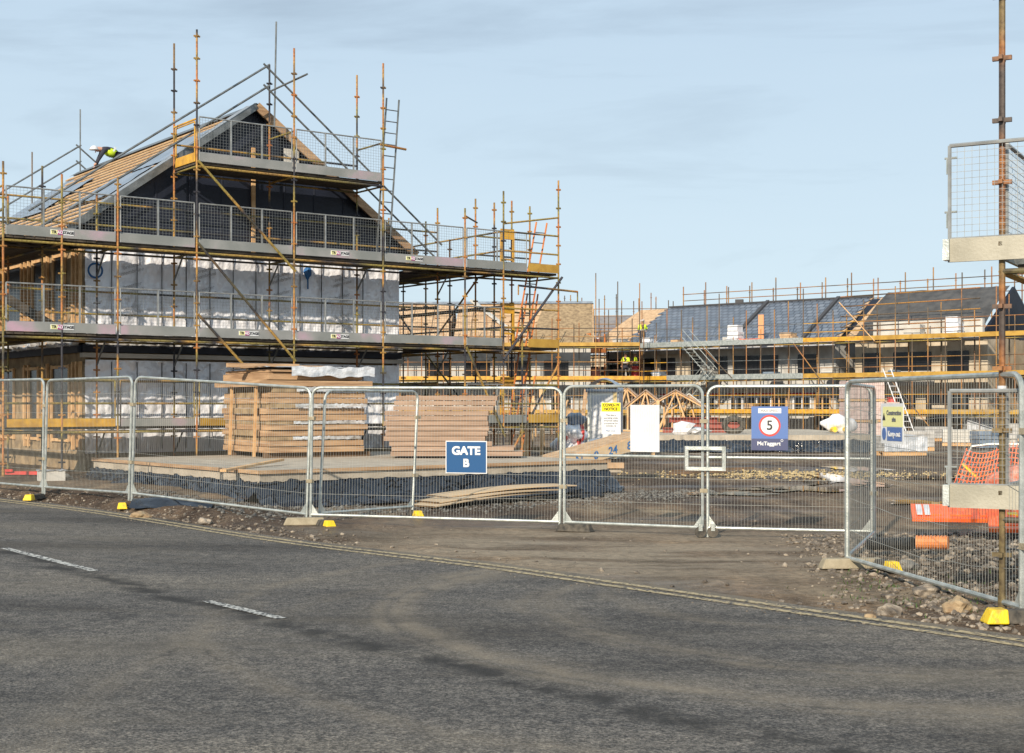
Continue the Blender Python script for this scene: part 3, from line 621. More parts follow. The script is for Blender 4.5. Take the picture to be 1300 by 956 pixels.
for z in (2.3, 4.3): tube(scf, 'side_ledger', (8.54, 0, z), (8.54, 11, z)); tube(scf, 'side_ledger', (7.32, 1.27, z), (7.32, 11, z))
# ladder tower beyond the right hand corner
for t, v, zt in ((9.15, 0, 4.3), (9.15+.01, 1.27, 7.2), (10.37, 0, 7.75), (10.37, 1.27, 7.2), (9.75, 1.27, 7.3)): std(scf, t, v, zb(t, v), zt)
for z in LV:
    for v in (0, 1.27): tube(scf, 'tower_ledger', (8.54, v, z-.12), (10.37, v, z-.12)); tube(scf, 'tower_rail', (8.54, v, z+1), (10.37, v, z+1)); tube(scf, 'tower_rail', (8.54, v, z+.5), (10.37, v, z+.5))
    for t in (8.54, 10.37): tube(scf, 'tower_transom', (t, 0, z-.12), (t, 1.27, z-.12))
    deckbay(scf, 7.36, 10.35, .04, 1.25, z)
    guard(scf, (7.32, 0), (9.35, 0), z, 1, .2, posts=1) if z != 3.25 else guard(scf, (7.32, 0), (8.54, 0), z, 1, .2, posts=1)
    s = MB(); s.box((9.86, -.01, z+.11), (1.0, .035, .22)); s.build('yellow_toe_board', M['ochre'], scf)
    s = MB()
    for a in (9.2, 9.6): s.box((a, 1.0, z+.6), (.05, .05, 1.1))
    s.box((9.4, 1.0, z+1.08), (.45, .03, .28)); s.box((9.4, 1.0, z+.4), (.4, .03, .05)); s.build('ladder_gate', M['yellow'], scf)
tube(scf, 'tower_rail', (8.54, 0, 6.45), (10.37, 0, 6.75)); tube(scf, 'tower_rail', (7.32, -.02, 6.55), (8.54, 1.2, 6.6), M['far_tube'])
tube(scf, 'diagonal_brace', (10.45, -.06, 5.15), (8.5, -.06, 2.9), mat('dark brace', DRK), .035); tube(scf, 'diagonal_brace', (10.45, .02, 2.9), (8.9, .02, .6), M['tube'], .03)
tube(scf, 'tower_rail', (8.95, -.1, 4.85), (10.95, -.1, 4.78), M['tube'], .028)
s = MB(); s.bar((10.95, -.1, 4.78), (10.95, -.1, 4.5), .02, 6); s.bar((8.95, -.1, 4.85), (8.95, -.1, 4.6), .02, 6); s.build('hooked_end', M['tube'], scf)
def ladder(label, p, q, m, rung_m, w=.36, fr=A, wd=(1, 0, 0), n=None):
    p, q = Vector(p), Vector(q); t = thing('ladder', label, 'ladder', p, fr, group='access ladders on the main scaffold'); wd = Vector(wd).normalized()*w/2
    for sg in (-1, 1): s = MB(); s.bar(p+wd*sg, q+wd*sg, .024, 6); s.build('stile', m, t)
    n = n or int((q-p).length/.27)
    for i in range(1, n): c = p+(q-p)*(i/n); s = MB(); s.bar(c-wd, c+wd, .014, 5); s.build('rung', rung_m, t)
    return t
ladder('orange ladder reaching above the top deck of the ladder tower', (9.35, .35, 3.28), (10.15, .45, 6.65), M['orange_paint'], M['grey_tube'])
ladder('orange ladder leaning up to the middle deck of the ladder tower', (9.45, .75, 1.28), (10.15, .85, 4.75), M['orange_paint'], M['grey_tube'])
ladder('short orange ladder at the foot of the ladder tower', (9.1, .35, .05), (9.75, .45, 2.5), M['orange_paint'], M['grey_tube'])
ladder('tall grey ladder beside the top platform on the gable scaffold', (4.95, .15, 5.3), (5.25, .15, 9.3), M['grey_tube'], M['grey_tube'], .36)
tube(scf, 'ladder_tie', (4.8, 0, 8.1), (5.6, .1, 8.08), M['tube'], .03)

# ------------------------------------------------------------------ concrete slab in front with polythene skirt
def slab(name_label, fr, at, w, d, z, apron, seed, out_=.9, lip=True):
    t = thing('foundation_slab', name_label, 'foundation', at, fr)
    x0, y0 = at[0], at[1]
    s = MB(); s.box((x0+w/2, y0+d/2, z/2-.1), (w, d, z+.2)); s.build('concrete', M['conc'], t)
    if lip:
        s = MB(); s.box((x0+w/2, y0-.025, z-.02), (w+.1, .045, .06)); s.build('edge_board', M['timber'], t)
        s = MB(); s.box((x0-.025, y0+d/2, z-.02), (.045, d, .06)); s.build('edge_board', M['timber'], t)
    def prof(u, v, L, ax):
        o = Vector((seed, 0, 0)); q = Vector((u*L*1.3, v*2, seed)); n1 = noise.noise(q); n2 = noise.noise(q*3.1)
        ofs = .04 + out_*(v**2.0)*(.62+.6*n1) + .06*n2*v; hgt = (z-.22)*(1-v)**1.25 + .03 + (.16*abs(n2)+.10*abs(noise.noise(q*2.2+Vector((9,0,0))))+.09*abs(noise.noise(Vector((q.x*2.7+n1*2, q.y*4+n1*3, 5))))+.04*abs(noise.noise(Vector((q.x*6, q.y*9, 2)))))*math.sin(math.pi*min(1, v*1.02))**.7; ofs += .05*abs(noise.noise(q*5+Vector((3, 3, 3))))
        return ofs, hgt
    s = MB()
    def f1(u, v): o, h = prof(u, v, w, 0); return (x0-.3*v+(w+.3*v)*u, y0-o, h)
    def f2(u, v): o, h = prof(u, v, d, 1); return (x0-o, y0-.3*v+(d+.3*v)*u, h)
    s.grid(f1, int(w*32), 36); s.grid(f2, int(d*26), 32)
    s.build('polythene_skirt', M['blackplas'], t, smooth=True, fix=False)
    return t
SB = Frame((-4.17, 23.15, 0), R(38))
slab('low concrete slab edged with timber and black polythene under the timber stacks', SB, (0, 0, 0), 7.7, 7.2, .62, True, 2.0, .75)
slab('pale concrete slab far behind the double gate with black polythene edge', WORLD, (4.4, 51.5, 0), 9.2, 13, .62, True, 8.0, 1.6, False)

# bundle of pale wall panels
def stack(label, x, y, z, rz): return local(thing('timber_panel_bundle', label, 'timber stack', (x, y, z), rz=rz))
b1 = local(thing('timber_panel_bundle', 'tall strapped bundle of pale timber panels with foil between the layers', 'timber stack', (-4.95, 28.7, .62), rz=R(32))); b1.scale = (1.0, 1.12, 1)
lay = [.13, .13, .08, .13, .12, .07, .14, .13, .09, .12, .12, .11, .14, .16, .07]; z = .1; rnd = random.Random(3)
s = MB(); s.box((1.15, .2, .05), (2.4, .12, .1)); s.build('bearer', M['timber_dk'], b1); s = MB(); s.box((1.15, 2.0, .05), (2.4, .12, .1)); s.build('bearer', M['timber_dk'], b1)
for i, h in enumerate(lay):
    ex, ey = rnd.uniform(-.03, .05), rnd.uniform(-.02, .06); w = 2.16+rnd.uniform(-.05, .09)
    if i == 12: ex = -.22; w = 2.55
    if i >= 13: ex += .02; w -= .25 if i == 14 else .05
    foil = i in (2, 5, 8, 11)
    s = MB()
    if foil:
        s.box((.35+ex, 1.2+ey, z+h/2), (.6, 2.3, h)); s.box((1.3+ex, 1.25+ey, z+h/2), (1.7, 2.2, h*.7)); s.build('timber_panel', M['osb_dk'], b1)
        s = MB(); s.grid(lambda u, v: (.55+ex+(w-.6)*u, ey-.005-.03*abs(noise.noise(Vector((u*14, v*2, i)))), z+h*(.15+.85*v)+.02*noise.noise(Vector((u*22, 0, i)))), 60, 3); s.build('foil_sheet', M['foil2'], b1, smooth=True, fix=False)
    else:
        s.box((w/2+ex, .07+ey, z+h/2), (w, .10, h-.02)); s.box((w/2+ex, 2.33+ey, z+h/2), (w, .10, h-.02))
        s.box((.05+ex, 1.2+ey, z+h/2), (.1, 2.15, h-.01)); s.box((w-.05+ex, 1.2+ey, z+h/2), (.1, 2.15, h-.01)); s.box((w/2+ex, 1.2+ey, z+h/2), (w-.22, 2.15, .03))
        s.build('timber_panel', M['timber'], b1)
        if i in (3, 7, 10): s = MB(); s.box((.02+ex-.06, 1.1, z+h/2), (.012, 1.3, h*.9)); s.build('grey_stain_strip', M['osb_dk'], b1)
    z += h
for yy in (.5, 1.75): s = MB(); s.beam((-.13, yy, 0.02), (-.13, yy-.12, z-.25), .03, .055, (1, 0, 0)); s.build('upright_batten', M['batten'], b1)
s = MB(); s.grid(lambda u, v: (-.1+2.4*u, -.05+2.4*v, z+.03+.05*abs(noise.noise(Vector((u*7, v*7, 2))))), 50, 50); s.grid(lambda u, v: (.45+1.9*u, -.05-.02*abs(noise.noise(Vector((u*15, v*3, 7)))), z+.05-.20*v-.07*noise.noise(Vector((u*6, 1, 1)))), 50, 6); s.build('wrap_sheet', M['plastic_wrap'], b1, smooth=True, fix=False)
s = MB(); s.box((.3, 1.0, z+.09), (1.6, .12, .09)); s.box((1.2, 1.9, z+.09), (2.0, .1, .09)); s.build('loose_batten', M['timber'], b1)
# stack of loose sawn beams
names = ['bottom', 'second', 'third', 'fourth', 'fifth', 'sixth', 'seventh', 'eighth', 'ninth', 'tenth', 'eleventh', 'top']
z = .66
for i in range(12):
    h = .104; x0 = -2.62 + rnd.uniform(-.03, .03)+(.10 if i < 3 else 0)+(.02*i if i > 8 else 0); w = 2.12+rnd.uniform(-.04, .05)-(.05 if i > 9 else 0); yy = 28.75+rnd.uniform(-.02, .03)
    if i == 0: w = 2.75
    if i == 1: w = 2.55
    o = local(thing('timber_beam_layer', f'layer of pinkish sawn boards, {names[i]} {"layer from the bottom " if 0 < i < 11 else "layer "}of the loose board stack', 'boards', (x0+w/2, yy+.5, z), rz=R(1), group='sawn board layers stacked on the slab'))
    for k in range(5): s = MB(); s.box((rnd.uniform(-.01, .02), -.42+k*.22, h/2), (w-rnd.uniform(0, .05), .2, h-.014)); s.build('board', M['timber_pk'], o)
    z += h
o = local(thing('timber_plank', 'single pale plank leaning off the slab edge beside the panel bundle', 'plank', (-4.3, 23.6, .60), rz=0))
s = MB(); s.beam((-.5, -.32, .02), (.12, 1.8, .12), .12, .04); s.build('board', M['batten'], o)
for i, (x, y, rz, zz, lb) in enumerate([(-.55, 24.2, R(47), .05, 'lowest of the fanned plywood sheets lying on the mud behind the Gate B sign'), (-.38, 24.4, R(42), .10, 'middle of the fanned plywood sheets lying on the mud'), (-.15, 24.8, R(36), .16, 'topmost of the fanned plywood sheets on the mud')]):
    o = local(thing('plywood_sheet', lb, 'plywood', (x, y, zz), rz=rz, group='fanned plywood sheets'))
    s = MB(); s.grid(lambda u, v: (-1.4+2.8*u, -.33+.66*v, .09*math.sin(u*2.2)+.03*u), 12, 2); s.grid(lambda u, v: (-1.4+2.8*u, -.33+.66*v, .09*math.sin(u*2.2)+.03*u-.018), 12, 2)
    for v_ in (-.33, .33): s.grid(lambda u, v: (-1.4+2.8*u, v_, .09*math.sin(u*2.2)+.03*u-.018*v), 12, 1)
    s.build('sheet', M['ply'], o)

# ------------------------------------------------------------------ temporary fence
def fence(label, a, b, za, zb_, h=1.95, lean=0, mid=False, mesh=True, group='temporary mesh fence panels', name='site_fence', bulge=0, tl=0, r=.021, cell=.042):
    """a,b ground points; lean shifts the top sideways (perpendicular), tl along the panel"""
    A3, B3 = Vector((a[0], a[1], za)), Vector((b[0], b[1], zb_)); c = (A3+B3)/2
    t = thing(name, label, 'fence', tuple(c), group=group); d = (B3-A3).normalized(); n = Vector((d.y, -d.x, 0)).normalized(); U = Vector((0, 0, 1))
    Ln = (B3-A3).length - .07
    def P(u, z): return A3 + d*(.035+u*Ln) + U*z + n*(lean*z/h) + Vector((d.x, d.y, 0))*(tl*z/h)
    rr = .13; pts = [P(0, .0)]; 
    for i in range(7): q = math.pi/2*i/6; pts.append(P((rr-rr*math.cos(q))/Ln, h-rr+rr*math.sin(q)))
    for i in range(7): q = math.pi/2*i/6; pts.append(P(1-(rr-rr*math.sin(q))/Ln, h-rr+rr*math.cos(q)))
    pts.append(P(1, 0))
    s = MB(); s.path(pts, r, 8); s.bar(P(0, .12), P(1, .12), r*.95, 8)
    for u, sg in ((0, 1), (1, -1)):
        s.face([P(u, .1)+n*.004, P(u+sg*.13/Ln, .12)+n*.004, P(u, .3)+n*.004])
    f = s.build('frame', M['galv'], t, smooth=False)
    if mid: s = MB(); s.bar(P(0, 1.03), P(1, 1.03), r*.95, 8); s.build('mid_rail', M['galv'], t)
    if mesh:
        s = MB(); k = int(Ln/cell)
        for i in range(1, k):
            u = i/k; s.bar(P(u, .13), P(u, h-.02), .0017, 4, caps=False)
        for z_ in (.42, .75, 1.08, 1.38, 1.68):
            if bulge: s.path([P(j/12, z_-bulge*math.sin(math.pi*j/12)*(1+.4*noise.noise(Vector((j*.7, z_*5, 0))))) for j in range(13)], .003, 4)
            else: s.bar(P(0, z_), P(1, z_), .0022, 4, caps=False)
        s.build('wire_mesh', M['wire'], t, fix=False)
    for z_ in (.6, 1.5): s = MB(); s.box(P(1.012, z_), (.10, .05, .05), math.atan2(d.y, d.x)); s.build('coupler', M['footconc'], t)
    return t, P, d, n
FP = {'E': (-10.6, 26.4), 0: (-7.95, 23.8), 1: (-5.95, 21.85), 2: (-2.92, 20.1), 3: (.68, 19.05), 4: (2.5, 18.15), 5: (4.55, 17.6), 6: (3.48, 14.6), 7: (4.0, 10.95)}
fence('leftmost fence panel at the edge of the picture beside the road', FP['E'], FP[0], .2, .2, tl=.05)
fence('second fence panel from the left in front of the orange boarded scaffold base', FP[0], FP[1], .2, .22, 1.93, tl=.1)
fence('fence panel in front of the polythene slab corner, left of the timber bundle', FP[1], FP[2], .22, .02, 1.93, tl=.08)
pB, PB, dB, nB = fence('long fence panel carrying the blue Gate B sign', FP[2], FP[3], .02, 0, 1.94, tl=.03)
pG1, PG1, dG1, nG1 = fence('left gate leaf carrying the yellow notice and blank white board', FP[3], FP[4], 0, 0, 1.96, mid=True, name='mesh_gate', group='gate leaves')
pG2, PG2, dG2, nG2 = fence('right gate leaf carrying the maximum speed 5 sign', FP[4], FP[5], 0, 0, 1.95, mid=True, name='mesh_gate', group='gate leaves')
fence('fence panel seen edge on that runs back from the right corner to the gate', FP[6], FP[5], 0, 0, 1.93, cell=.06)
pR, PR, dR, nR = fence('near right fence panel with sagging wires in front of the rubble', FP[6], FP[7], 0, 0, 1.95, bulge=.10, r=.024, cell=.05)
fence('short bracing panel behind the Gate B fence, angled back to the slab', (-2.82, 20.3), (-1.52, 21.75), .02, .02, 1.9, mesh=False, lean=0, tl=.12)
def foot(label, x, y, z, rz, m, cap=True, L=.62, cm=None):
    o = local(thing('fence_block', label, 'fence foot', (x, y, z), rz=rz, group='fence feet'))
    s = MB(); w, h = .09, .105
    s.hexa([(-L/2, -w, 0), (L/2, -w, 0), (L/2, w, 0), (-L/2, w, 0), (-L/2+.05, -w+.03, h), (L/2-.05, -w+.03, h), (L/2-.05, w-.03, h), (-L/2+.05, w-.03, h)])
    ob = s.build('block', m, o); bv = ob.modifiers.new('bevel', 'BEVEL'); bv.width = .015; bv.segments = 2
    if cap:
        g_ = .006; fx = lambda zz, off: L/2 - .05*zz/h + off
        s = MB(); s.hexa([(L/2-.17, -w-g_, .0), (L/2+g_, -w-g_, .0), (L/2+g_, w+g_, .0), (L/2-.17, w+g_, .0), (L/2-.17, -w+.03-g_, h+g_), (L/2-.05+g_, -w+.03-g_, h+g_), (L/2-.05+g_, w-.03+g_, h+g_), (L/2-.17, w-.03+g_, h+g_)])
        ob = s.build('reflective_cap', cm or M['capyel'], o); bv = ob.modifiers.new('bevel', 'BEVEL'); bv.width = .012; bv.segments = 2
    if L < .66 and cap: o.scale = (.85, .82, .85)
    return o
foot('yellow ended foot under the leftmost fence joint', -7.98, 23.45, .13, R(-100), M['rubber'])
foot('yellow ended rubber foot under the joint left of the polythene mound', -5.98, 21.52, .13, R(-75), M['rubber'])
foot('dusty tan concrete foot under the left end of the Gate B panel', -2.95, 20.0, .0, R(8), M['footconc'], False)
foot('black rubber foot with yellow end beside the dusty tan foot', -2.62, 19.72, .0, R(-60), M['rubber'], L=.5)
foot('yellow ended foot under the bracing panel behind the fence', -1.5, 21.6, .0, R(-70), M['rubber'])
foot('worn grey rubber foot at the left gate post', .85, 18.95, .0, R(-25), M['rubber'], False, .52)
foot('dusty concrete foot under the corner post of the right hand fence', 3.52, 14.5, .02, R(5), M['footconc'], False, .7)
foot('small yellow ended foot just right of the corner post foot', 3.78, 14.15, .05, R(-80), M['rubber'], L=.5)
foot('large yellow ended black foot at the right edge beside the road', 3.98, 10.85, .02, R(180), M['rubber'], L=.66)
o = local(thing('gate_wheel_unit', 'small black wheels under the meeting posts of the two gate leaves', 'caster', (2.5, 18.1, 0)))
for dx in (-.07, .09):
    s = MB(); s.bar((dx, -.03, .07), (dx, .03, .07), .07, 16); s.build('wheel', M['rubber'], o)
    s = MB(); s.box((dx, 0, .13), (.05, .08, .09)); s.build('fork', M['galv'], o)
# latch frame across the gate joint
o = thing('gate_latch', 'square galvanised latch frame clamped across the two gate leaves', 'latch', (2.5, 18.05, 1.02))
s = MB(); n = Vector((-.35, -.93, 0))*.05
for z_ in (.885, 1.15): s.beam(Vector((2.28, 18.23, z_))+n, Vector((2.74, 18.07, z_))+n, .045, .045)
for x_, y_ in ((2.28, 18.23), (2.74, 18.07)): s.beam(Vector((x_, y_, .86))+n, Vector((x_, y_, 1.175))+n, .045, .045, (1, 0, 0))
s.build('frame', M['galv'], o)

# signs
def sign(name, label, P, d, n, x, z, w, h, m, off=.045, tilt=0):
    """board hung on a fence panel at world x"""
    a, b = P(0, z), P(1, z); u = (x-a.x)/(b.x-a.x); c = a+(b-a)*u; nn = n if n.y < 0 else -n
    c = c + nn*off; rt = Vector((d.x, d.y, 0)).normalized(); rt = rt if rt.x > 0 else -rt
    t = thing(name, label, 'sign', tuple(c)); ang = math.atan2(rt.y, rt.x)
    s = MB(); s.box(c, (w, .006, h), ang); s.build('board', m, t)
    return t, c, rt, nn
def plate(t, c, rt, nn, dx, dz, w, h, m, name, lift): s = MB(); s.box(c+rt*dx+Vector((0, 0, dz))+nn*(.003+lift), (w, .002, h), math.atan2(rt.y, rt.x)); return s.build(name, m, t)
t, c, rt, nn = sign('gate_sign', 'blue board reading GATE B in white capitals', PB, dB, nB, -.62, .98, .60, .45, M['sign_white'])
plate(t, c, rt, nn, 0, 0, .575, .425, M['blue'], 'blue_face', .002)
textmesh('GATE', .155, M['sign_white'], t, c+nn*.009+Vector((0, 0, .085)), rt, 'lettering', bold=.0065, squash=1.06); textmesh('B', .15, M['sign_white'], t, c+nn*.009+Vector((0, 0, -.085)), rt, 'lettering', bold=.0065, squash=1.05)
t, c, rt, nn = sign('covid_notice', 'white notice headed COVID-19 NOTICE on a yellow band', PG1, dG1, nG1, 1.34, 1.53, .275, .42, M['sign_white'])
plate(t, c, rt, nn, 0, .15, .27, .115, M['sign_yellow'], 'yellow_band', .002)
textmesh('COVID-19\nNOTICE', .052, M['ink'], t, c+nn*.008+Vector((0, 0, .15)), rt, 'heading', bold=.0015)
textmesh('This site is\noperating under\nenhanced safety\nprocedures for\nCOVID-19', .033, M['ink_grey'], t, c+nn*.006+Vector((0, 0, -.03)), rt, 'small_print', spacing=1.1)
textmesh('Please comply', .024, M['bluepaint'], t, c+nn*.006+Vector((0, 0, -.165)), rt, 'small_print')
t, c, rt, nn = sign('blank_board', 'blank white board hung on the left gate leaf', PG1, dG1, nG1, 1.77, 1.40, .41, .62, M['white'])
s = MB()
for i in range(13): x = -.2+i*.033; s.bar(c+rt*x+nn*.006+Vector((0, 0, -.31)), c+rt*x+nn*.006+Vector((0, 0, .31)), .0035, 6)
s.build('flute', M['white'], t)
t, c, rt, nn = sign('speed_sign', 'blue board with red ringed number 5 and MAX SPEED strip', PG2, dG2, nG2, 3.3, 1.41, .46, .56, M['blue_lt'])
plate(t, c, rt, nn, 0, -.205, .458, .148, M['navy_sign'], 'navy_band', .002); plate(t, c, rt, nn, 0, .225, .29, .062, M['sign_white'], 'white_strip', .002)
textmesh('MAX SPEED', .044, M['ink_grey'], t, c+nn*.008+Vector((0, 0, .225)), rt, 'lettering')
for rad, m_, lf, nm in ((.138, M['red'], .003, 'red_ring'), (.112, M['sign_white'], .006, 'white_disc')):
    s = MB(); s.prism([c+nn*lf+rt*(rad*math.cos(a*math.pi/24))+Vector((0, 0, .035+rad*math.sin(a*math.pi/24))) for a in range(48)], nn*.002); s.build(nm, m_, t)
textmesh('5', .17, M['ink'], t, c+nn*.012+Vector((0, 0, .035)), rt, 'number', bold=.002)
textmesh('McTaggart', .066, M['sign_white'], t, c+nn*.008+Vector((0, 0, -.195))-rt*.01, rt, 'lettering', bold=.002, squash=1.05)
s = MB(); s.path([c+nn*.008+rt*(.155+.014*math.cos(a*.52))+Vector((0, 0, -.155+.014*math.sin(a*.52))) for a in range(13)], .004, 5); s.build('logo_mark', M['sign_white'], t)
t, c, rt, nn = sign('construction_sign', 'white and yellow board reading Construction site, Keep out', PR, dR, nR, 3.66, 1.53, .52, .385, M['sign_white'])
plate(t, c, rt, nn, .02, .065, .46, .19, M['sign_pale'], 'yellow_panel', .002); plate(t, c, rt, nn, .06, -.10, .34, .13, M['blue_lt'], 'blue_panel', .002)
textmesh('Construction\nsite', .062, M['ink_grey'], t, c+nn*.009+rt*.055+Vector((0, 0, .07)), rt, 'lettering', bold=.001); textmesh('Keep out', .075, M['sign_white'], t, c+nn*.009+rt*.06+Vector((0, 0, -.10)), rt, 'lettering', bold=.001)
s = MB(); s.prism([c+nn*.005-rt*.18+rt*(.045*math.cos(a*math.pi/12))+Vector((0, 0, -.10+.06*math.sin(a*math.pi/12))) for a in range(24)], nn*.003); s.build('round_symbol', M['blue_lt'], t)
s = MB(); s.prism([c+nn*.006+rt*x+Vector((0, 0, z_)) for x, z_ in ((-.215, .03), (-.145, .03), (-.18, .10))], nn*.003); s.build('warning_symbol', M['ink'], t)

# ------------------------------------------------------------------ near scaffold at the right edge
NS = Frame((3.95, 11.3, 0), R(-30))
M['near_tube'] = tube_mat('weathered near tube', [(.36, (.05, .04, .035)), (.44, (.16, .12, .05)), (.50, (.22, .15, .06)), (.56, (.33, .13, .035)), (.62, (.08, .06, .05))], 1.3)
ns = thing('near_scaffold', 'close rusty scaffold post with mesh guard panels at the right edge', 'scaffold', (0, 0, 0), NS)
std(ns, 0, 0, .02, 5.7, .026, .5, M['near_tube']); std(ns, .06, 1.27, .02, 5.7, .026, .5, M['near_tube']); std(ns, 2.44, 0, .02, 5.7, .0245)
for z_ in (2.87, .87):
    guard(ns, (-.46, -.06), (1.9, -.06), z_, .95, .19, cell=.058, toe_m=M['toe_near'], posts=1, r=.0022)
    guard(ns, (.02, .03), (.02, 1.25), z_, .95, .19, cell=.058, toe_m=M['toe_near'], posts=0, r=.0022, wire=z_ > 1)
    s = MB(); s.box((-.42, -.06, z_+.1), (.05, .1, .17)); s.build('toe_board_end', M['galv'], ns)
for z_ in (2.78, .78):
    tube(ns, 'ledger', (0, 0, z_), (2.44, 0, z_)); tube(ns, 'ledger', (0, 1.27, z_), (2.44, 1.27, z_))
deckbay(ns, 0.1, 2.44, .04, 1.25, 2.84)
tube(ns, 'transom', (0, 0, 2.78), (0, 1.27, 2.78), M['ochre'], .03)
for z_ in (3.72, 3.28, 1.2): s = MB(); s.bar((-.42, -.06, z_), (-.42, -.06, z_-.13), .009, 6); s.bar((-.44, -.06, z_), (-.34, -.06, z_), .009, 6); s.build('clip', M['galv'], ns)
s = MB(); s.bar((0, 0, 1.80), (0, 0, 1.86), .036, 10); s.build('white_tape', M['white'], ns)

# ------------------------------------------------------------------ rubble, stones
ROCKS = []
for i in range(14):
    q = MB(); q.rock((0, 0, 0), 1, .72, i*3+1, 1); ROCKS.append((q.v, q.f))
def scatter(name, label, cat, m, pts, lo=0):
    s = MB(); rnd = random.Random(len(pts))
    for (x, y, z_, r_) in pts:
        vs, fs = ROCKS[rnd.randrange(14)]; a = rnd.random()*6.28; ca, sa = math.cos(a), math.sin(a); k_ = len(s.v); sq = rnd.uniform(.6, 1.1)
        for v in vs: s.v.append(Vector((x+r_*(v.x*ca-v.y*sa), y+r_*(v.x*sa+v.y*ca), z_+r_*v.z*sq)))
        for f in fs: s.f.append(tuple(k_+i_ for i_ in f)); s.mi.append(0)
    o = s.build(name, m, fix=False); return tag(o, label, cat, None, 'stuff')
def heap_z(x, y):
    return gz(x, y) + .10*sstep(3.9, 5.0, x)*sstep(18.5, 15, y)
pts = []; rnd = random.Random(11)
while len(pts) < 7500:
    x, y = rnd.uniform(2.6, 7.6), rnd.uniform(9, 18.5); d = side(x, y)
    if d < .12: continue
    w = sstep(2.7, 3.9, x + .35*noise.noise(Vector((x, y, 0))))*(1 if d > .5 else .45)
    if x < 3.4 and y > 16: w *= .1
    if rnd.random() > w: continue
    r_ = .009+.036*rnd.random()**2.6; pts.append((x, y, heap_z(x, y)+r_*.3, r_))
scatter('rubble', 'broken stone and brick rubble spread inside the right hand fence', 'rubble', M['stone'], pts)
pts = []
while len(pts) < 3600:
    x, y = rnd.uniform(-6.5, 4), rnd.uniform(18.6, 28); lx, ly = SB.m.transposed() @ Vector((x-SB.o.x, y-SB.o.y, 0)).xyz.to_3d() if False else (Matrix.Rotation(-SB.a, 3, 'Z') @ Vector((x-SB.o.x, y-SB.o.y, 0))).xy
    if -.3 < lx < 8.0 and ly > -.6 or (lx <= -.3 and ly > 0 and lx > -.9): continue
    if side(x, y) < .9 or x > 1 and y < 21: continue
    w = sstep(-3.4, -.9, ly) if lx > -2 else .25
    if rnd.random() > w: continue
    r_ = .010+.026*rnd.random()**2; pts.append((x, y, gz(x, y)+r_*.3, r_))
scatter('gravel', 'grey crushed stone spread along the slab behind the fence', 'gravel', M['greystone'], pts)
pts = []
for i in range(2600):
    x = rnd.uniform(-13, 5.5); d = abs(rnd.gauss(0, .42))+.03; p = edge_pt(x, 1e-4); x_, y_ = p.x+.74*d, p.y+.673*d
    if -1.9 < x_ < 2.6 and rnd.random() < .88: continue
    r_ = .006+.030*rnd.random()**3; pts.append((x_, y_, gz(x_, y_)+r_*.3, r_))
for i in range(500):
    x = rnd.uniform(-9, 6); d = rnd.uniform(-.7, 0); p = edge_pt(x, -d); r_ = .004+.008*rnd.random()**2; pts.append((p.x, p.y, road_z(p.x)+.012+r_*.3, r_))
for i in range(700):
    x, y = rnd.uniform(-3, 9), rnd.uniform(15, 34); r_ = .005+.02*rnd.random()**3
    if side(x, y) > .1: pts.append((x, y, gz(x, y)+r_*.2, r_))
scatter('verge_debris', 'small stones and mud clods along the road edge', 'debris', M['stone'], pts)
pts = []
for i in range(1500):
    x, y = rnd.gauss(7.0, 1.8), rnd.gauss(34.5, 1.0); r_ = .012+.03*rnd.random()**2; pts.append((x, y, gz(x, y)+r_*.4, r_))
scatter('wood_chippings', 'pale strip of woodchip and straw on the mud behind the gate', 'chippings', mat('pale chippings', (.34, .25, .12), (.52, .41, .22), 9, .9, world=True), pts)
for (u, v, r_, m_, lb) in ((1215, 778, .10, 'boulder', 'large tan boulder by the road in front of the right hand fence'), (1104, 786, .045, 'boulder', 'small pale boulder at the road edge left of the tan boulder'), (1128, 781, .08, 'stone', 'dark squarish stone between the small pale boulder and the large tan one'),
    (1150, 727, .10, 'greystone', 'pale broken concrete lump behind the near fence panel'), (1232, 708, .07, 'greystone', 'grey stone lying in the rubble near the scaffold post'), (1178, 757, .08, 'stone', 'dark flat stone under the bottom rail of the near fence'),
    (178, 650, .10, 'boulder', 'small tan boulder by the road beside the torn black matting'), (260, 655, .08, 'stone', 'dark stone on the verge below the polythene mound'), (80, 612, .10, 'greystone', 'grey stone behind the second fence panel')):
    z0 = .16 if u < 300 else .0; c = px(u, v, z0); s = MB(); s.rock((c.x, c.y, gz(c.x, c.y)+r_*.35), r_*1.25, .62, u, 3); tag(s.build('boulder', M[m_], smooth=False, at=(c.x, c.y, z0)), lb, 'boulder')
# torn matting by the left verge
c = px(215, 648, .1); s = MB(); s.grid(lambda u, v: (c.x-.55+1.25*u, c.y-.25+.55*v, .16+.13*math.sin(math.pi*v)*(1-.4*u)+.05*noise.noise(Vector((u*4, v*3, 1)))), 24, 14); tag(s.build('torn_matting', M['blackplas'], smooth=True, at=(c.x, c.y, .1)), 'torn black matting heaped on the verge beside the road', 'matting')
# grass tufts
s = MB()
for i in range(900):
    x, y = rnd.gauss(3.7, .45), rnd.gauss(12.6, .8)
    if i % 3 == 0: x, y = rnd.uniform(2.9, 4.3), rnd.uniform(11, 14.6)
    if side(x, y) < .15 or noise.noise(Vector((x*2.2, y*2.2, 4))) < .05: continue
    a = rnd.random()*6.28; h = rnd.uniform(.015, .05); w = .006; z_ = gz(x, y); dx, dy = math.cos(a), math.sin(a)
    s.face([(x-dy*w, y+dx*w, z_), (x+dy*w, y-dx*w, z_), (x+dx*h*.7, y+dy*h*.7, z_+h)])
tag(s.build('weeds', M['leaf'], fix=False), 'sparse green weeds among the stones by the right fence', 'weeds', None, 'stuff')
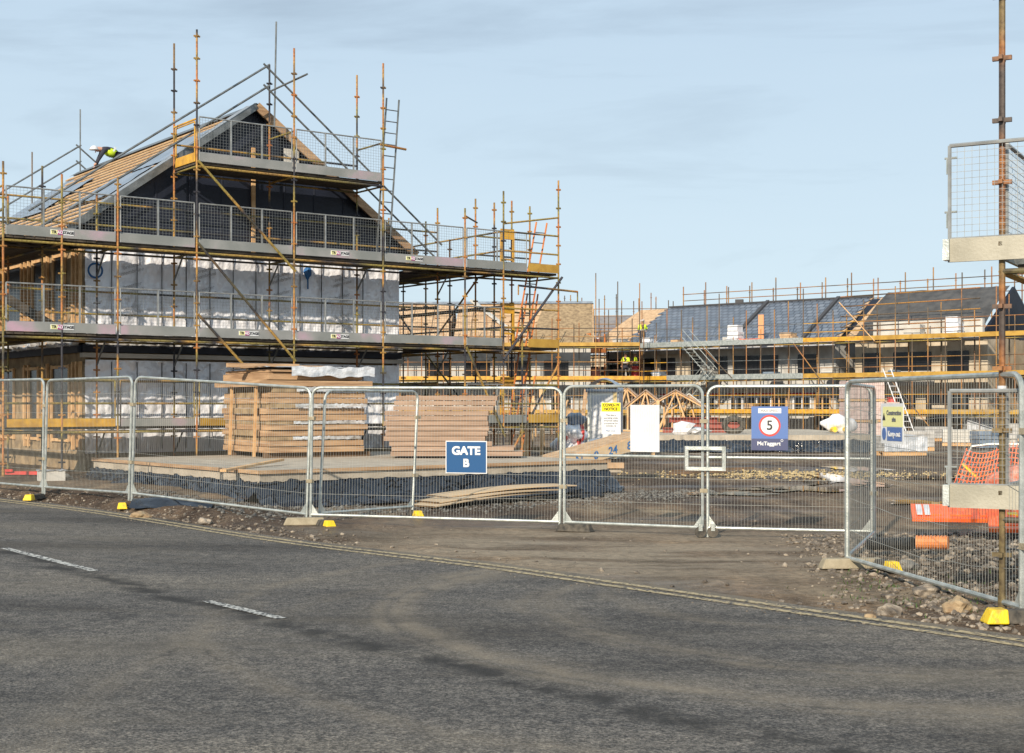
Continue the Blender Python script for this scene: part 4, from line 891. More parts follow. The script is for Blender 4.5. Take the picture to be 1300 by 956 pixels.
# pipes
def ribbed(name, label, p, q, r_, m, n):
    p, q = Vector(p), Vector(q); s = MB(); pts = []; d = (q-p)
    for i in range(n):
        a = p+d*(i/n); b = p+d*((i+.55)/n); c2 = p+d*((i+1)/n); s.bar(a, b, r_, 14, caps=False); s.bar(b, c2, r_*.9, 14, caps=False)
    s.bar(p, q, r_*.86, 14); o = s.build(name, m, at=tuple(p)); return tag(o, label, 'pipe')
ribbed('drain_pipe', 'short orange ribbed pipe end lying on the rubble', (4.33, 15.0, .24), (4.62, 14.85, .25), .075, M['terra'], 9)
ribbed('drain_pipe', 'black ribbed pipe lying behind the corner fence post, left of the orange pipe', (3.95, 15.5, .17), (4.30, 15.03, .22), .07, M['blackpipe'], 12)
# orange barriers and netting
def barrier(label, x, y, z_, rz, w, d, tilt, m, white=False):
    o = local(thing('plastic_barrier', label, 'barrier', (x, y, z_), rz=rz, group='orange plastic barriers')); tm = Matrix.Rotation(tilt, 3, 'X')
    s = MB(); s.box((0, 0, 0), (w, d, .045), tilt=tm); ob = s.build('panel', m, o)
    for k_ in (-.3, 0, .3): s = MB(); s.box(tm @ Vector((k_*w, 0, .028)), (w*.22, d*.6, .012), tilt=tm); s.build('rib', m, o)
    s = MB(); s.box(tm @ Vector((w/2+.01, -d/2+.1, .03)), (.12, .12, .1), tilt=tm); s.build('hinge_foot', M['capyel'], o)
    if white:
        for k_ in (-.42, -.34): s = MB(); s.box(tm @ Vector((k_*w, 0, .040)), (.07, d*.7, .006), tilt=tm); s.build('reflective_strip', M['white'], o)
barrier('orange barrier board with white reflective strips lying flat on the rubble', 5.75, 18.0, .32, R(-14), 1.2, .75, R(10), M['orange'], True)
barrier('plain orange barrier board lying against the striped one', 6.45, 17.3, .26, R(-16), 1.1, .7, R(14), M['orange'])
barrier('red barrier board half hidden behind the near scaffold panel', 7.1, 17.2, .24, R(-6), 1.2, .8, R(8), M['red'])
o = local(thing('pedestrian_barrier', 'grey tubular barrier draped with orange netting behind the near scaffold', 'barrier', (7.35, 21.2, .1), rz=R(-20)))
s = MB(); s.path([(-.55, 0, 0), (-.5, 0, .7), (-.38, 0, .98), (-.1, 0, 1.02), (.9, 0, 1.02)], .022, 8); s.build('tube_frame', M['galv'], o)
s = MB()
for i in range(26):
    u = i/25; s.bar((-.75+1.5*u, -.25-.3*(1-u), .02), (-.45+1.2*u, -.02, .95-.1*math.sin(u*9)), .009, 4)
for j in range(14):
    v = j/13; s.path([(-.75+.3*v+(1.5-.3*v)*k_/10, -.25-.3*(1-k_/10)*(1-v)+.24*v, .02+v*.9-.05*math.sin(k_*.9)) for k_ in range(11)], .009, 4)
s.build('netting', M['orange'], o)
s = MB(); s.beam((-.5, -.1, .72), (-.28, -.14, .5), .12, .03); s.build('yellow_tag', M['capyel'], o)
s = MB(); s.rock((7.75, 20.7, .35), .55, .85, 5, 3); tag(s.build('netting_roll', mat('crumpled orange netting', (.66, .14, .06), (.80, .42, .32), 9, .6, 0, 1, 14), smooth=True, at=(7.75, 20.7, 0)), 'crumpled roll of orange and white netting beside the tubular barrier', 'netting')
# verge clutter at the left
s = MB(); c = px(97, 590, .2); s.grid(lambda u, v: (c.x-.3+.6*u, c.y+.3*v, .25+.62*v+.06*noise.noise(Vector((u*5, v*5, 2)))), 12, 12); tag(s.build('wrap_sheet', M['white2'], smooth=True, at=(c.x, c.y, .2)), 'scrap of pale wrapping sheet propped behind the second fence panel', 'sheet')
c = px(65, 612, .2); o = local(thing('wrapped_block', 'grey block under clear plastic beside the second fence post', 'block', (c.x, c.y, .18), rz=.4)); s = MB(); s.box((0, 0, .12), (.5, .35, .24)); s.build('block', M['conc_lt'], o); s = MB(); s.grid(lambda u, v: (-.27+.54*u, -.2+.4*v, .25+.03*noise.noise(Vector((u*6, v*6, 0)))), 10, 10); s.build('plastic_cover', M['plastic_wrap'], o, smooth=True)
c = px(28, 605, .2); s = MB(); s.beam((c.x-.35, c.y, .28), (c.x+.3, c.y+.1, .27), .14, .07); s.beam((c.x-.35, c.y-.05, .33), (c.x-.2, c.y, .33), .2, .05); tag(s.build('red_clip_bar', M['red'], at=(c.x, c.y, .2)), 'short red plastic bar lying behind the leftmost fence panel', 'bar')
c = px(38, 560, .2); o = local(thing('trestle', 'low timber trestle beside the foil sheet on the left', 'trestle', (c.x, c.y, .15)))
s = MB(); s.box((0, 0, .95), (.9, .12, .12)); s.build('top_beam', M['ochre'], o)
for dx in (-.35, .35): s = MB(); s.box((dx, 0, .45), (.07, .07, .9)); s.build('leg', M['batten'], o)
c = px(50, 580, .2); s = MB(); s.grid(lambda u, v: (c.x-.3+.75*u, c.y+.12*noise.noise(Vector((u*5, v*3, 3))), .3+1.35*v), 14, 16); tag(s.build('foil_offcut', M['foil2'], smooth=True, at=(c.x, c.y, .2)), 'hanging strip of crumpled foil sheet left of the second fence post', 'foil')

# ------------------------------------------------------------------ far terrace (frame F: x along the row, y away from the yard)
F = Frame((5.97, 90, 0), R(-40))
EV, RG, KD = 5.35, 8.1, 4.7
def slope_mesh(pts_uv, y_e, z_e, y_r, z_r, lift=0):
    """polygon in (x, v 0..1 up the slope), with UVs in metres"""
    Ls = math.hypot(y_r-y_e, z_r-z_e); return [((x, y_e+(y_r-y_e)*v, z_e+(z_r-z_e)*v+lift), (x, v*Ls)) for x, v in pts_uv]
def uvpoly(name, polys, m, parent, thick=.06):
    s = MB(); uvs = []
    for poly in polys:
        n = len(s.v); k = len(poly); s.v += [Vector(p) for p, _ in poly] + [Vector(p)-Vector((0, 0, thick)) for p, _ in poly]
        s.f.append(tuple(range(n, n+k))); uvs.append([q for _, q in poly]); s.mi.append(0)
        s.f.append(tuple(reversed(range(n+k, n+2*k)))); uvs.append([q for _, q in reversed(poly)]); s.mi.append(0)
        for i in range(k): j = (i+1) % k; s.f.append((n+i, n+k+i, n+k+j, n+j)); uvs.append([(0, 0)]*4); s.mi.append(0)
    o = s.build(name, m, parent, fix=False); ul = o.data.uv_layers.new(name='UVMap'); i = 0
    for u in uvs:
        for q in u: ul.data[i].uv = q; i += 1
    return o
def opening(root, fr_x, z, w, h, y, frame_m=None, lintel=None, depth=.04, nm='window'):
    s = MB(); s.box((fr_x, y-.02, z), (w, .04, h)); wn = s.build(nm, M['glass'], root)
    if frame_m:
        s = MB()
        for sx in (-1, 0, 1): s.box((fr_x+sx*w/2, y-.055, z), (.09, .05, h+.1))
        for sz in (-1, 1): s.box((fr_x, y-.057, z+sz*h/2), (w, .05, .09))
        s.build('frame', frame_m, wn)
    if lintel: s = MB(); s.box((fr_x, y-.06, z+h/2+.15), (w+.5, .06, .14)); s.build('lintel', lintel, wn)
t1 = thing('terraced_house', 'long terraced house far behind with slate roof and bare sheathed end', 'house', (8, 4.7, 0), F)
xs_, zig = 1.75, []
rnd = random.Random(5); v = 0
while v < 1: zig += [(xs_+rnd.uniform(-.25, .1)-.7*(1-v), v), (xs_+.35-.7*(1-v)+rnd.uniform(-.1, .1), min(1, v+.10))]; v += .105
zig2 = []; v = 0
while v < 1: zig2 += [(15.9+rnd.uniform(-.05, .05)+.05*v, v), (16.25, min(1, v+.09))]; v += .105
uvpoly('slate_roof', [slope_mesh([(a, b) for a, b in zig] + [(a, b) for a, b in reversed(zig2)], 0, EV, KD, RG, .07)], M['slate'], t1, .05)
uvpoly('sheathing', [slope_mesh([(-1.7, 0), (16.2, 0), (16.2, 1), (-.5, 1)], 0, EV, KD, RG)], M['osb'], t1, .08)
uvpoly('rear_slope', [slope_mesh([(16.2, 0), (-.3, 0), (-.3, 1), (16.2, 1)], 2*KD, EV, KD, RG)], M['slate'], t1, .08)
s = MB(); s.box((7.9, KD, EV/2), (16.2, 2*KD-.8, EV)); s.build('wall', M['render'], t1)
s = MB(); s.prism([(-.25, .4, EV), (-.25, 2*KD-.4, EV), (-.25, KD, RG-.15)], (.2, 0, 0)); s.build('gable', M['white2'], t1)
s = MB(); s.prism([(16.0, .4, EV), (16.0, 2*KD-.4, EV), (16.0, KD, RG-.15)], (.15, 0, 0)); s.build('gable', M['navy'], t1)
for xx in (9.17, 14.0):
    a = Vector((xx, 0, EV+.14)); b = Vector((xx, KD, RG+.14)); s = MB(); s.beam(a, b, .22, .16); s.build('party_wall_strip', M['seam'], t1)
for i in range(9): xx = 2.6+i*1.6; s = MB(); s.box((xx, KD, RG+.09), (1.58, .25, .1)); s.build('ridge_tile', M['slate'] if False else M['seam'], t1)
s = MB(); s.box((xs_+5.3, KD+.1, RG+.2), (.5, .3, .3), .4); s.build('loose_sheet', M['seam'], t1)
s = MB(); s.box((7.9, .02, EV-.12), (16.4, .08, .24)); s.build('fascia', M['white'], t1)
for xx, w in ((.6, 1.0), (3.0, 1.3), (4.6, 1.1), (10.1, 1.7), (11.6, 1.4), (14.2, 1.2), (8.4, .9), (6.6, .7)): opening(t1, xx, 4.1, w, 1.15, .38)
for xx, w in ((9.5, .8), (10.9, 1.9), (13.9, 1.1), (7.6, .8), (4.9, 1.2), (2.5, 1.2)): opening(t1, xx, 1.75, w, .95, .38, M['white'], M['red'])
for xx, w in ((12.4, .95), (15.2, .95), (6.2, .95)): opening(t1, xx, 1.2, w, 2.0, .38, M['batten'], nm='doorway')
for x0, x1, z0, z1, m_ in ((3.6, 6.8, 3.0, 4.9, 'tan_wall'), (9.0, 12.9, .1, 2.7, 'tan_wall'), (0, 3.2, .1, 2.7, 'tan_wall')):
    s = MB(); s.box(((x0+x1)/2, .36, (z0+z1)/2), (x1-x0, .03, z1-z0)); s.build('wall_panel', M[m_], t1)
# second, black wrapped house
t2 = thing('unfinished_house', 'unfinished house far right wrapped in black sheeting above a pale block wall', 'house', (21, 4.7, 0), F)
s = MB(); s.box((21, KD, EV/2), (7.6, 2*KD-.8, EV)); s.build('wall', M['tan_wall'], t2)
s = MB(); s.grid(lambda u, v: (17.3+7.2*u, .2+KD*v*.9-.12*abs(noise.noise(Vector((u*22, v*2, 0))))-.3*math.sin(math.pi*v), 5.5+2.85*v+.05*noise.noise(Vector((u*9, 0, 7)))), 120, 16); s.build('black_sheeting', mat('dusty black sheeting', (.045, .042, .040), (.085, .08, .075), 2, .6, 0, .8, 3), t2, smooth=True)
s = MB(); s.prism([(24.5, 0, EV), (24.5, 2*KD, EV), (24.5, KD, 8.3)], (.15, 0, 0)); s.build('gable', M['navy'], t2)
uvpoly('sheathing_strip', [slope_mesh([(16.75, .0), (17.3, .0), (17.3, .96), (16.9, .96)], .1, EV+.15, KD-.1, RG+.0, .06)], M['osb'], t2)
s = MB(); s.prism([(16.3, .6, EV), (17.3, .6, EV), (17.3, 4.4, 8.0), (16.3, 4.4, 8.0)], (0, .05, -.05)); s.build('dark_membrane', M['navy'], t2)
s = MB(); s.box((21.6, .1, 5.85), (6.2, .3, .95)); s.build('block_parapet', M['conc_lt'], t2)
for xx, w in ((18.2, 1.1), (20.6, 2.2), (23.2, 1.2)): opening(t2, xx, 4.1, w, 1.1, .38)
for xx, w in ((17.9, 1.5), (20.2, 1.2), (22.6, 2.4)): opening(t2, xx, 1.55, w, 1.5, .38)
s = MB(); s.box((20.2, .30, 3.2), (3.4, .1, .8)); s.build('grey_block_panel', M['render'], t2)
t3 = thing('unfinished_house', 'dark roofed house glimpsed behind the close scaffold post at the right', 'house', (29.5, 5.5, 0), F)
s = MB(); s.box((29.5, 5.5, 2.6), (6, 8, 5.2)); s.build('wall', M['render'], t3)
uvpoly('roof', [slope_mesh([(26.2, 0), (33, 0), (33, 1), (26.2, 1)], 1.2, 5.2, 5.5, 7.8)], M['navy'], t3); uvpoly('roof', [slope_mesh([(26.2, 0), (33, 0), (33, 1), (26.2, 1)], 9.8, 5.2, 5.5, 7.8)], M['navy'], t3)
s = MB(); s.prism([(26.4, 1.6, 5.2), (26.4, 9.4, 5.2), (26.4, 5.5, 7.7)], (.1, 0, 0)); s.build('gable', M['navy'], t3)
for xx in (27.6, 29.6): opening(t3, xx, 4.0, 1.1, 1.1, 1.5)
# scaffold round both
fs = thing('scaffold', 'long low rusty scaffold along the far slate roofed terrace', 'scaffold', (11, -1, 0), F)
ft = M['far_tube']; gx = [-1.3+1.83*i for i in range(17)]
for i, x in enumerate(gx):
    std(fs, x, -1.9, .0, 7.4+.5*math.sin(i*2.3)+(.4 if i % 3 == 0 else 0), .03, 0, ft, False); std(fs, x+.15, -.55, 0, 7.3+.5*math.sin(i*1.7), .03, 0, ft, False)
    std(fs, x+.95, -1.9, 0, 5.9+.7*math.sin(i*3.1), .026, 0, ft, False, 'short_standard')
    std(fs, x+.5, 10.4, 0, 10.05+.25*math.sin(i*2.1), .04, 1, ft, False, 'rear_standard')
    if i < 16: std(fs, x+1.4, 11.7, 0, 9.85+.2*math.sin(i*1.3), .04, 1, ft, False, 'rear_standard')
for z_ in (8.55, 9.05, 9.5): tube(fs, 'rear_ledger', (gx[0]+.5, 10.4, z_), (gx[-1]+.5, 10.4, z_), ft, .028)
for i, (x0, x1) in enumerate(zip(gx, gx[1:])):
    if x0 > 30: continue
    for z_ in LV:
        tube(fs, 'ledger', (x0, -1.9, z_-.1), (x1, -1.9, z_-.1), M['ledger'], .03)
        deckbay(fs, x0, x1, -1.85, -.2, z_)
        yel = (z_ == 5.25 and 13.5 < x0 < 18) or (z_ == 3.25 and 1.5 < x0 < 5.2) or (z_ == 1.25 and 5 < x0 < 22)
        pal = not yel and x0 < 14
        tm_ = M['yellow'] if yel else (M['galv'] if pal else M['ochre'])
        s = MB(); s.box(((x0+x1)/2, -1.93, z_+.13), (x1-x0, .04, .30 if pal else .24)); s.build('toe_board', tm_, fs)
        for dz in (.55, 1.05): tube(fs, 'guard_rail', (x0, -1.9, z_+dz), (x1, -1.9, z_+dz), M['yellow'] if yel else (M['grey_tube'] if pal else ft), .022)
for z_ in (6.1, 6.7, 7.25, 7.8): tube(fs, 'upper_rail', (16.8, -.6, z_), (24.8, -.6, z_+.1), ft, .035)
for x, a, b in ((-.5, 5.3, 1.4), (8.5, 5.2, 3.3), (14.6, 5.2, 2.6), (17.4, 7.4, 5.2), (20.5, 3, .6)): tube(fs, 'diagonal_brace', (x, -1.97, a), (x+2.1, -1.97, b), M['batten'] if a > 7 else ft, .03)
def light_stair(x0, z0, x1, z1, y):
    for k_ in (0, .8):
        for dz in (0, .55, 1.0): tube(fs, 'stair_rail', (x0, y-k_, z0+dz), (x1, y-k_, z1+dz), M['galv'], .017)
    s = MB()
    for i in range(11): u = i/10; s.box((x0+(x1-x0)*u, y-.4, z0+(z1-z0)*u), (.22, .75, .03))
    s.build('stair_tread', M['galv'], fs)
light_stair(7.7, 5.2, 9.6, 3.3, -2.0); light_stair(9.2, 3.1, 7.4, 1.3, -2.0)
for i in range(18):
    z_ = (3.25, 5.25, 1.25)[i % 3]; x = .8+1.3*i+.2*math.sin(i*5); w_ = .5+.4*abs(math.sin(i*2.3)); h_ = .25+.4*abs(math.sin(i*1.7)); nmz = {3.25: 'middle', 5.25: 'top', 1.25: 'lowest'}[z_]
    m_ = (M['conc_lt'], M['tan_wall'], M['osb'], M['tarp'], M['timber'], M['render'])[i*5 % 6]; kk_ = ['first', 'second', 'third', 'fourth', 'fifth', 'sixth'][i//3]
    o = thing('material_load', f'{kk_} from the left of the small loads on the {nmz} deck of the far scaffold', 'load', (x, -1.0, z_), F, group='small loads on the far scaffold decks')
    for q_ in range(3): s = MB(); s.box((x+.04*math.sin(q_*4+i), -1.0, z_+h_*(q_+.5)/3), (w_-.05*q_, .7, h_/3-.01)); s.build('layer', m_, o)
# orange loading cages
for z_, lb in ((5.0, 'upper orange loading cage on the far scaffold left of the slates'), (3.15, 'lower orange loading cage on the far scaffold above the round topped toilet')):
    o = thing('loading_cage', lb, 'cage', (.9, -3.1, z_), F, group='orange loading cages')
    s = MB(); s.box((.9, -3.1, z_+.1), (1.7, 1.6, .22)); s.build('platform', M['orange_paint'], o)
    for k_, m_ in enumerate((M['orange_paint'],)*4):
        xx = .1+1.6*(k_ % 2); yy = -3.85+1.5*(k_//2); s = MB(); s.box((xx, yy, z_+.6), (.07, .07, 1.1)); s.build('post', m_, o)
    for dz in (.55, 1.1): s = MB(); s.box((.9, -3.86, z_+dz), (1.7, .05, .05)); s.build('rail', M['orange_paint'], o)
    s = MB(); s.box((.9, -2.9, z_+.55), (1.1, .8, .6)); s.build('brick_load', mat('red brick load', (.30, .12, .09), (.42, .20, .15), 9, .9), o)
for z_, x, w, h, m_, lb in ((5.28, 10.3, 1.0, 1.35, 'white2', 'white wrapped bundle of slates on the far scaffold below the roof'), (5.28, 4.2, .9, .7, 'white2', 'pale green wrapped tile pack beside the workman on the far scaffold'), (5.28, 21.4, 1.3, .9, 'conc_lt', 'pale block pack on the far top deck beside the black sheeting'), (5.28, 23.6, 1.0, 1.3, 'white2', 'white wrapped sack standing on the far top deck at the right'), (3.28, 4.9, .7, .5, 'white', 'white sack on the orange edged middle deck of the far scaffold')):
    s = MB(); w *= .75; h *= .85
    for k_ in range(3): s.box((x+.03*math.sin(k_*3+x), -1.1, z_+h*(k_+.5)/3), (w*(1-.07*k_), .8-.06*k_, h/3-.004), .05*math.sin(k_*5+x))
    tag(s.build('wrapped_pack', M[m_], at=(x, -1.1, z_), fr=F), lb, 'pack', 'packs standing on the far scaffold')
for x, z_, lb in ((3.3, 3.28, 'red chute barrel on the orange edged middle deck'), (20.2, 1.3, 'red bin on the lowest deck of the far scaffold at right')):
    s = MB(); s.bar((x, -1.3, z_), (x, -1.3, z_+.8), .3, 14, .24); s.bar((x, -1.3, z_+.8), (x, -1.3, z_+.86), .32, 14); tag(s.build('red_bin', M['red'], at=(x, -1.3, z_), fr=F), lb, 'bin')
s = MB(); s.box((11.9, -.9, 6.15), (.35, .05, 1.7)); tag(s.build('timber_board', mat('orange tinted board', (.70, .33, .16)), at=(11.9, -.9, 5.28), fr=F), 'tall orange tinted board standing against the far slate roof', 'board')
s = MB(); s.box((11.2, -1.1, 5.45), (1.6, .3, .3)); tag(s.build('red_box', M['orange'], at=(11.2, -1.1, 5.28), fr=F), 'low red box on the far deck beside the orange board', 'box')

# ------------------------------------------------------------------ sheathed houses behind the ladder tower
G = Frame((-9.5, 86, 0), R(-3))
t4 = thing('terraced_house', 'sheathed timber house behind the ladder tower with tan boarded roof', 'house', (7, 4, 0), G)
for x0, x1 in ((-1, 5.6), (5.9, 14.5)): uvpoly('roof_boarding', [slope_mesh([(x0, 0), (x1, 0), (x1, 1), (x0, 1)], 0, 5.5, 4.2, 8.25)], M['osb'], t4); uvpoly('rear_boarding', [slope_mesh([(x0, 0), (x1, 0), (x1, 1), (x0, 1)], 8.4, 5.5, 4.2, 8.2)], M['osb'], t4)
for v_ in (.16, .33, .5, .67, .84): 
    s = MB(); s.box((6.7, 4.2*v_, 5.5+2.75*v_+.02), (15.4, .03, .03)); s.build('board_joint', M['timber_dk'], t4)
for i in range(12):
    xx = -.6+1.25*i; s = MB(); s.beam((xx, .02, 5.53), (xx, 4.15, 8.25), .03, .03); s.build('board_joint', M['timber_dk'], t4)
s = MB(); s.box((6.7, 4.2, 8.28), (15.5, .5, .14)); s.build('ridge_strip', M['tarp'], t4)
s = MB(); s.beam((6.7, 4.15, 8.45), (10.2, -.05, 5.68), .28, .12); s.build('verge_strip', M['conc_lt'], t4)
uvpoly('grey_membrane', [slope_mesh([(10.6, .0), (14.4, 0), (14.4, 1), (11.4, 1)], 0, 5.5, 4.2, 8.25, .06)], M['osb_dk'], t4, .02)
s = MB(); s.box((6.7, 4.2, 2.7), (15.2, 7.6, 5.4)); s.build('wall', M['render'], t4)
s = MB(); s.prism([(14.3, .4, 5.4), (14.3, 8, 5.4), (14.3, 4.2, 8.1)], (.12, 0, 0)); s.build('gable', M['osb'], t4)
for xx in (5.0, 7.4, 9.9, 12.2): opening(t4, xx, 3.9, 1.5, 1.1, .4); opening(t4, xx+.3, 1.6, 1.3, 1.3, .4, M['white'])
fs2 = thing('scaffold', 'thin rusty scaffold along the boarded house behind the ladder tower', 'scaffold', (6.7, -1.2, 0), G)
gx = [-1+1.3*i for i in range(15)]
for i, x in enumerate(gx):
    std(fs2, x, -1.9, 0, 6.9+.4*math.sin(i*2.2)+(2.3 if i > 11 else 0), .03, 0, ft, False); std(fs2, x+.3, -.5, 0, 6.6+.4*math.sin(i*1.4), .03, 0, ft, False)
for x0, x1 in zip(gx, gx[1:]):
    for z_ in LV:
        tube(fs2, 'ledger', (x0, -1.9, z_-.1), (x1, -1.9, z_-.1), M['ledger'], .03); deckbay(fs2, x0, x1, -1.85, -.2, z_)
        s = MB(); s.box(((x0+x1)/2, -1.93, z_+.1), (x1-x0, .04, .22)); s.build('toe_board', M['ochre'] if z_ != 3.25 else M['yellow'], fs2)
        for dz in (.55, 1.05): tube(fs2, 'guard_rail', (x0, -1.9, z_+dz), (x1, -1.9, z_+dz), ft, .024)
# grey roofed house seen between them, and white gabled house further off
H = Frame((4.6, 104, 0), R(-6))
t5 = thing('terraced_house', 'grey roofed house between the boarded house and the slate terrace', 'house', (2.2, 4, 0), H)
uvpoly('roof', [slope_mesh([(-2.5, 0), (5.2, 0), (5.2, 1), (-2.5, 1)], 0, 5.6, 4, 8.6)], mat('grey roof', (.16, .15, .16), (.22, .21, .21), 2, .8), t5)
s = MB(); s.box((1.4, 4, 2.75), (7.4, 7.2, 5.5)); s.build('wall', M['tan_wall'], t5)
for xx in (-.9, 1.6, 3.9): opening(t5, xx, 4.0, 1.4, 1.2, .4)
for k_ in (0, .7): s = MB(); s.beam((-.2+k_, -.3, 7.6-k_*.1), (2.2+k_, -.3, 6.0-k_*.1), .09, .09); s.build('white_strut', M['white'], t5)
fs3 = thing('scaffold', 'rusty tube scaffold standing between the boarded house and the terrace', 'scaffold', (2, -2, 0), H)
for i in range(8):
    x = -1.8+1.25*i
    for v_ in (-2.2, -.9): std(fs3, x+(.35 if v_ > -1 else 0), v_, 0, 9.55+.3*math.sin(i*2.7+v_), .035, 1, ft, False)
for z_ in (1.2, 2.2, 3.2, 4.2, 5.2, 6.1, 7.1, 7.6, 8.2, 8.7):
    tube(fs3, 'ledger', (-1.8, -2.2, z_), (7.3, -2.2, z_), ft, .026)
for z_ in (3.2, 5.2): deckbay(fs3, -1.8, 7.3, -2.1, -.9, z_)
J = Frame((7.2, 120, 0), R(-32))
t6 = thing('gabled_house', 'white wrapped gabled house with tan ridge far behind the sheathed roof end', 'house', (2.6, 4, 0), J)
s = MB(); s.box((3, 4, 3.3), (6, 7, 6.6)); s.build('wall', M['white2'], t6)
s = MB(); s.prism([(0, .5, 6.6), (0, 7.5, 6.6), (0, 4, 9.2)], (6, 0, 0)); s.build('gable', M['white2'], t6)
s = MB(); s.beam((-.3, 4, 9.35), (6.3, 4, 9.35), .8, .35); s.build('ridge_boarding', M['osb'], t6)
for xx in (1.2, 3.6): opening(t6, xx, 5.2, 1.2, 1.3, .48)

# ------------------------------------------------------------------ things standing about the yard
def pallet(o, w=1.2, d=1.0):
    s = MB()
    for i in range(5): s.box((-w/2+w*(i+.5)/5, 0, .13), (w/5-.05, d, .025))
    for y_ in (-d/2+.06, 0, d/2-.06): s.box((0, y_, .06), (w, .1, .11))
    s.build('pallet', M['batten'], o)
def blockpack(label, x, y, w, d, h, m, z=0, rz=0, wrap=False, rows=5, cols=5, grp='packs of blocks and materials in the yard'):
    o = local(thing('block_pack', label, 'blocks', (x, y, z), rz=rz, group=grp)); pallet(o, w, d); s = MB()
    for r_ in range(rows):
        for c_ in range(cols):
            s.box((-w/2+w*(c_+.5)/cols, 0, .15+h*(r_+.5)/rows), (w/cols-.02, d*.98, h/rows-.02))
    s.box((0, 0, .15+h/2), (w-.06, d-.08, h-.03)); s.build('blocks', m, o)
    if wrap: s = MB(); s.grid(lambda u, v: (-w/2-.02+(w+.04)*u, -d/2-.03-.02*abs(noise.noise(Vector((u*7, v*7, x)))), .15+h*v), 14, 14); s.grid(lambda u, v: (-w/2-.02+(w+.04)*u, -d/2+d*v, .17+h+.05*abs(noise.noise(Vector((u*5, v*5, x))))), 14, 8); s.build('wrap', M['plastic_wrap'], o, smooth=True)
    return o
pinkb = mat('pinkish wrapped brick', (.50, .36, .33), (.66, .52, .48), 5, .7, 0, .3, 20); greyb = mat('grey concrete blocks', (.33, .32, .31), (.48, .47, .45), 5, .85, 0, .3, 20)
for i, (u, lb) in enumerate(((1084, 'leftmost tall pile of pinkish brick packs behind the folded fence panel'), (1104, 'middle tall pile of pinkish brick packs behind the folded fence panel'), (1124, 'rightmost tall pile of pinkish brick packs left of the construction sign'))):
    x = (u-650)/FPX*(64+i); o = local(thing('brick_pack_pile', lb, 'bricks', (x, 64+i, 0), rz=.1, group='tall pinkish brick piles'))
    for k_ in range(3-(i == 2)):
        s = MB(); 
        for r_ in range(4): s.box((0, 0, .12+k_*.95+.2*r_+.1), (1.05-.03*(r_ % 2), 1.0, .19))
        s.build('brick_pack', pinkb, o)
        s = MB(); s.box((0, 0, .05+k_*.95), (1.1, 1.0, .1)); s.build('pallet', M['batten'], o)
rr_ = random.Random(77); ordn = ['first', 'second', 'third', 'fourth', 'fifth', 'sixth', 'seventh', 'eighth', 'ninth', 'tenth']; cnt_ = {}
for i in range(26):
    u = 1142+156*(i+.5)/26; v = rr_.uniform(541, 571); c = px(u, v, 0); m_ = rr_.choice((greyb, M['conc_lt'], pinkb, M['render'], M['tan_wall'], M['tarp'], M['timber']))
    col_ = {greyb: 'grey block', M['conc_lt']: 'pale slab', pinkb: 'pinkish brick', M['render']: 'dusty grey block', M['tan_wall']: 'buff block', M['tarp']: 'blue grey tile', M['timber']: 'timber'}[m_]
    cnt_[col_] = cnt_.get(col_, -1)+1
    o = local(thing('block_pile', f'{ordn[cnt_[col_]]} from the left of the small open {col_} piles in the material yard', 'pile', (c.x, c.y, 0), rz=rr_.uniform(-.6, .6), group=f'small {col_} piles in the yard'))
    s = MB(); w_, n_ = rr_.uniform(.6, 1.3), rr_.randint(1, 4)
    for k_ in range(n_):
        q_ = rr_.randint(2, 4)
        for e_ in range(q_): s.box((-w_/2+w_*(e_+.5)/q_+rr_.uniform(-.03, .03), rr_.uniform(-.05, .05), .1+.17*k_), (w_/q_-.04, .8, .15), rr_.uniform(-.06, .06))
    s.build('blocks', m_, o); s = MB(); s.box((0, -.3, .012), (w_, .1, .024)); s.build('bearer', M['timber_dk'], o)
Yd = [(1160, 572, 1.3, .6, 'greyb', False, 'low grey block pack just right of the construction sign'), (1185, 560, 1.5, .55, 'greyb', False, 'long low pile of grey blocks in the yard beyond the sign'), (1215, 566, 1.2, .55, 'conc', False, 'stacked concrete lintels left of the near scaffold panel edge'),
      (1240, 556, 1.3, .9, 'greyb', True, 'dark wrapped pack seen through the near scaffold mesh'), (1262, 549, 1.6, 1.1, 'conc', False, 'pale block pack behind the close scaffold post'), (1170, 547, 1.4, .9, 'conc', False, 'pale block pack standing behind the low grey one'), (1196, 543, 1.5, 1.0, 'pink', False, 'pinkish block pack under the far aluminium ladder'),
      (1228, 544, 1.4, .8, 'conc', True, 'white wrapped pack beyond the traffic cone'), (1290, 560, 1.5, .7, 'greyb', False, 'grey stacked pack at the right edge beyond the fence corner'), (1150, 553, 1.2, .6, 'conc', False, 'pale slabs hidden partly by the construction sign'), (1140, 578, 1.6, .5, 'greyb', True, 'blue grey wrapped pack below the construction sign'), (1280, 545, 1.4, 1.2, 'greyb', False, 'tall grey block pack furthest right in the yard')]
mm_ = {'greyb': greyb, 'conc': M['conc_lt'], 'pink': pinkb}
for i, (u, v, w, h, m_, wr, lb) in enumerate(Yd):
    c = px(u, v, 0); blockpack(lb, c.x, c.y, w, 1.0, h, mm_[m_], 0, .3*math.sin(i*2.1), wr, 4, 4)
c = px(1205, 558); o = local(thing('traffic_cone', 'orange and white traffic cone standing among the block packs', 'cone', (c.x, c.y, 0)))
s = MB(); s.bar((0, 0, .04), (0, 0, .75), .2, 16, .05); s.build('cone_body', M['orange'], o); s = MB(); s.bar((0, 0, .28), (0, 0, .5), .146, 16, .10); s.build('white_sleeve', M['white'], o); s = MB(); s.box((0, 0, .02), (.5, .5, .04)); s.build('base', M['orange'], o)
o = local(thing('roof_tile_ladder', 'thin aluminium ladder leaning on the far scaffold behind the yard blocks', 'ladder', (20.3, 71, 0)))
